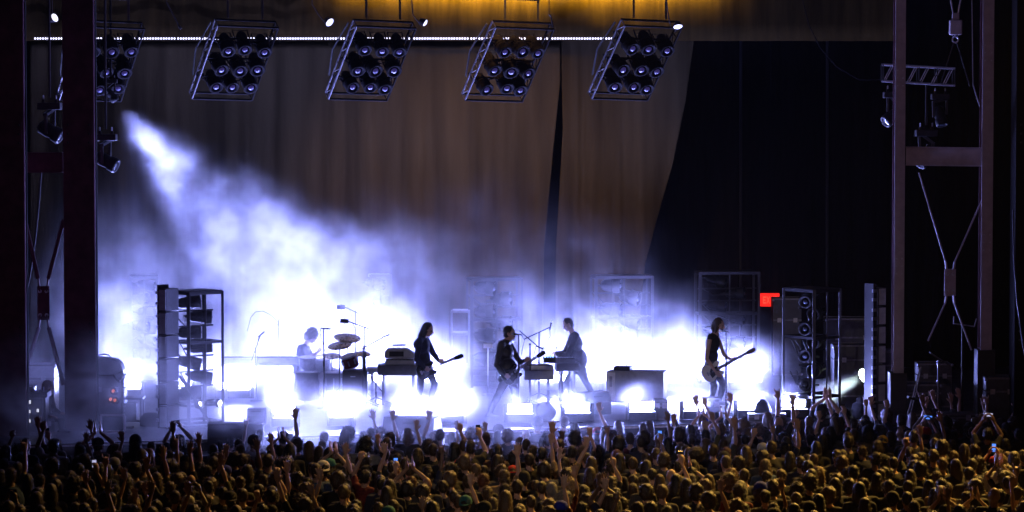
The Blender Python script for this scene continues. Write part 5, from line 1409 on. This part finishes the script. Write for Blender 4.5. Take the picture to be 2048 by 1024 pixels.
# --- smoke
sm, k, pv = volume_material('stage smoke')
att = k.node('ShaderNodeAttribute'); att.attribute_name = 'density'
k.l.new(att.outputs['Fac'], pv.inputs['Density'])
pv.inputs['Color'].default_value = (0.96, 0.96, 0.97, 1)
pv.inputs['Anisotropy'].default_value = SMOKE_G
# the density field is worked out once, on a grid of voxels
gt = bpy.data.node_groups.new('smoke field', 'GeometryNodeTree')
gt.interface.new_socket('Geometry', in_out='INPUT', socket_type='NodeSocketGeometry')
gt.interface.new_socket('Geometry', in_out='OUTPUT', socket_type='NodeSocketGeometry')
k = NT(gt)
pos = k.node('GeometryNodeInputPosition').outputs[0]
# warp the lookup so the smoke curls
w = k.noise(pos, 0.5, 3).outputs['Color']
warp = k.v('SCALE', k.v('SUBTRACT', w, (0.5, 0.5, 0.5)), scale=1.5)
q = k.v('ADD', pos, warp)
n1 = k.noise(q, 0.66, 6, 0.66).outputs[0]
n2 = k.noise(q, 2.3, 3, 0.6).outputs[0]
puff = k.m('MULTIPLY', k.smooth(n1, 0.36, 0.68), k.smooth(n2, 0.28, 0.72, 0.45, 1.45))
def blob(c, r, amp, inner=0.25):
    d = k.v('LENGTH', k.v('DIVIDE', k.v('SUBTRACT', q, tuple(c)), tuple(r)))
    return k.m('MULTIPLY', k.smooth(d, inner, 1.0, 1.0, 0.0), amp)
def cone(a, b, r0, r1, amp, q=q):
    a, b = Vector(a), Vector(b); L = (b - a).length; d = (b - a) / L
    rel = k.v('SUBTRACT', q, tuple(a))
    t = k.v('DOT_PRODUCT', rel, tuple(d))
    tc = k.m('MAXIMUM', 0.0, k.m('MINIMUM', L, t))
    perp = k.v('LENGTH', k.v('SUBTRACT', rel, k.v('SCALE', tuple(d), scale=tc)))
    rad = k.m('MULTIPLY_ADD', tc, (r1 - r0) / L, r0)
    return k.m('MULTIPLY', k.smooth(k.m('DIVIDE', perp, rad), 0.35, 1.0, 1.0, 0.0), amp)
terms = [
    cone(P(272, 240, 3.0), P(640, 640, 4.4), 0.42, 3.0, SMOKE['plume']),
    blob(P(470, 690, 5.0), (6.8, 6.0, 4.8), SMOKE['left']),
    blob(P(1210, 720, 5.0), (4.3, 5.0, 2.2), SMOKE['right']),
    blob(P(1490, 800, 3.0), (2.3, 4.0, 1.7), SMOKE['bass']),
    blob(P(950, 560, 5.5), (6.2, 3.6, 3.0), SMOKE['upper']),
    cone(P(1728, 752, 1.2), P(1650, 790, 1.2), 0.14, 0.42, SMOKE['jet'], k.v('ADD', pos, k.v('SCALE', warp, scale=.12))),
    cone((-5.0, -2.2, .35), (4.9, -.5, .35), 0.95, 0.75, SMOKE['front']),
    blob(P(720, 880, -5.2), (6.5, 2.4, 1.5), SMOKE['crowd']),
    blob(P(230, 600, 4.5), (2.4, 4.0, 3.2), SMOKE['wing']),
    blob(P(345, 330, 3.2), (1.5, 1.0, 1.5), SMOKE['throat'], 0.0),
    blob(P(420, 720, -2.6), (2.6, 1.6, 2.2), SMOKE['tower']),
    blob(P(130, 850, -3.2), (4.2, 2.9, 2.2), SMOKE['pit']),
]
zz = k.node('ShaderNodeSeparateXYZ'); k.l.new(pos, zz.inputs[0])
back = k.smooth(zz.outputs[1], 0.5, 6.0, 0.16, 1.0)          # smoke thins towards the crowd so the players show as silhouettes
tot = k.m('MULTIPLY', k.m('ADD', k.m('ADD', terms[1], terms[2]), terms[3]), back)
for x in [terms[0]] + terms[4:]: tot = k.m('ADD', tot, x)
z = k.node('ShaderNodeSeparateXYZ'); k.l.new(pos, z.inputs[0])
tot = k.m('MULTIPLY', tot, k.m('MULTIPLY_ADD', puff, 0.80, 0.20))

low = k.m('MULTIPLY', k.m('MULTIPLY', k.smooth(z.outputs[2], 0.0, 1.6, 1.0, 0.0), k.m('MULTIPLY', k.m('MULTIPLY_ADD', puff, 0.7, 0.3), SMOKE['floor'])), k.smooth(z.outputs[1], -2.5, 4.5, 0.15, 1.0))
low = k.m('MULTIPLY', low, k.m('MULTIPLY', k.smooth(z.outputs[0], -9.5, -7.5, 0.2, 1.0), k.smooth(z.outputs[0], 4.5, 6.5, 1.0, 0.0)))
tot = k.m('ADD', tot, low)
for i_, px in enumerate((570, 683, 812, 905, 1040, 1155, 1284, 1392, 1500, 1588)):      # added smoke balls that imitate the glare round the strobes
    xx = (px - 1024) / 101.0
    tot = k.m('ADD', tot, blob((xx, foot_Y(xx) - .1, .38), (.72, .7, .62) if i_ < 4 else (.50, .5, .38), SMOKE['puff'] * (1.0 if i_ < 4 else (.15 if i_ == 4 else .5)), 0.0))
LO, HI = (-10.5, -7.6, -1.3), (7.6, 8.2, 6.8)
vc = k.node('GeometryNodeVolumeCube')
k.put(vc.inputs['Density'], tot)
vc.inputs['Min'].default_value = LO; vc.inputs['Max'].default_value = HI
for ax, a_, b_ in zip('XYZ', LO, HI): vc.inputs['Resolution ' + ax].default_value = int((b_ - a_) / VOXEL)
smn = k.node('GeometryNodeSetMaterial'); smn.inputs['Material'].default_value = sm
go = k.node('NodeGroupOutput'); k.node('NodeGroupInput')
k.l.new(vc.outputs[0], smn.inputs[0]); k.l.new(smn.outputs[0], go.inputs[0])
smoke = box_object('smoke', LO, HI, sm)
smoke.modifiers.new('smoke', 'NODES').node_group = gt
smoke['label'] = 'white stage smoke billowing over the lit stage'; smoke['category'] = 'smoke'

# --- haze
hz, k, pv = volume_material('haze')
pv.inputs['Density'].default_value = HAZE
pv.inputs['Color'].default_value = (0.95, 0.95, 0.97, 1)
pv.inputs['Anisotropy'].default_value = 0.3
haze = box_object('haze', (-70, -85, -3.0), (70, 45, 18.0), hz)
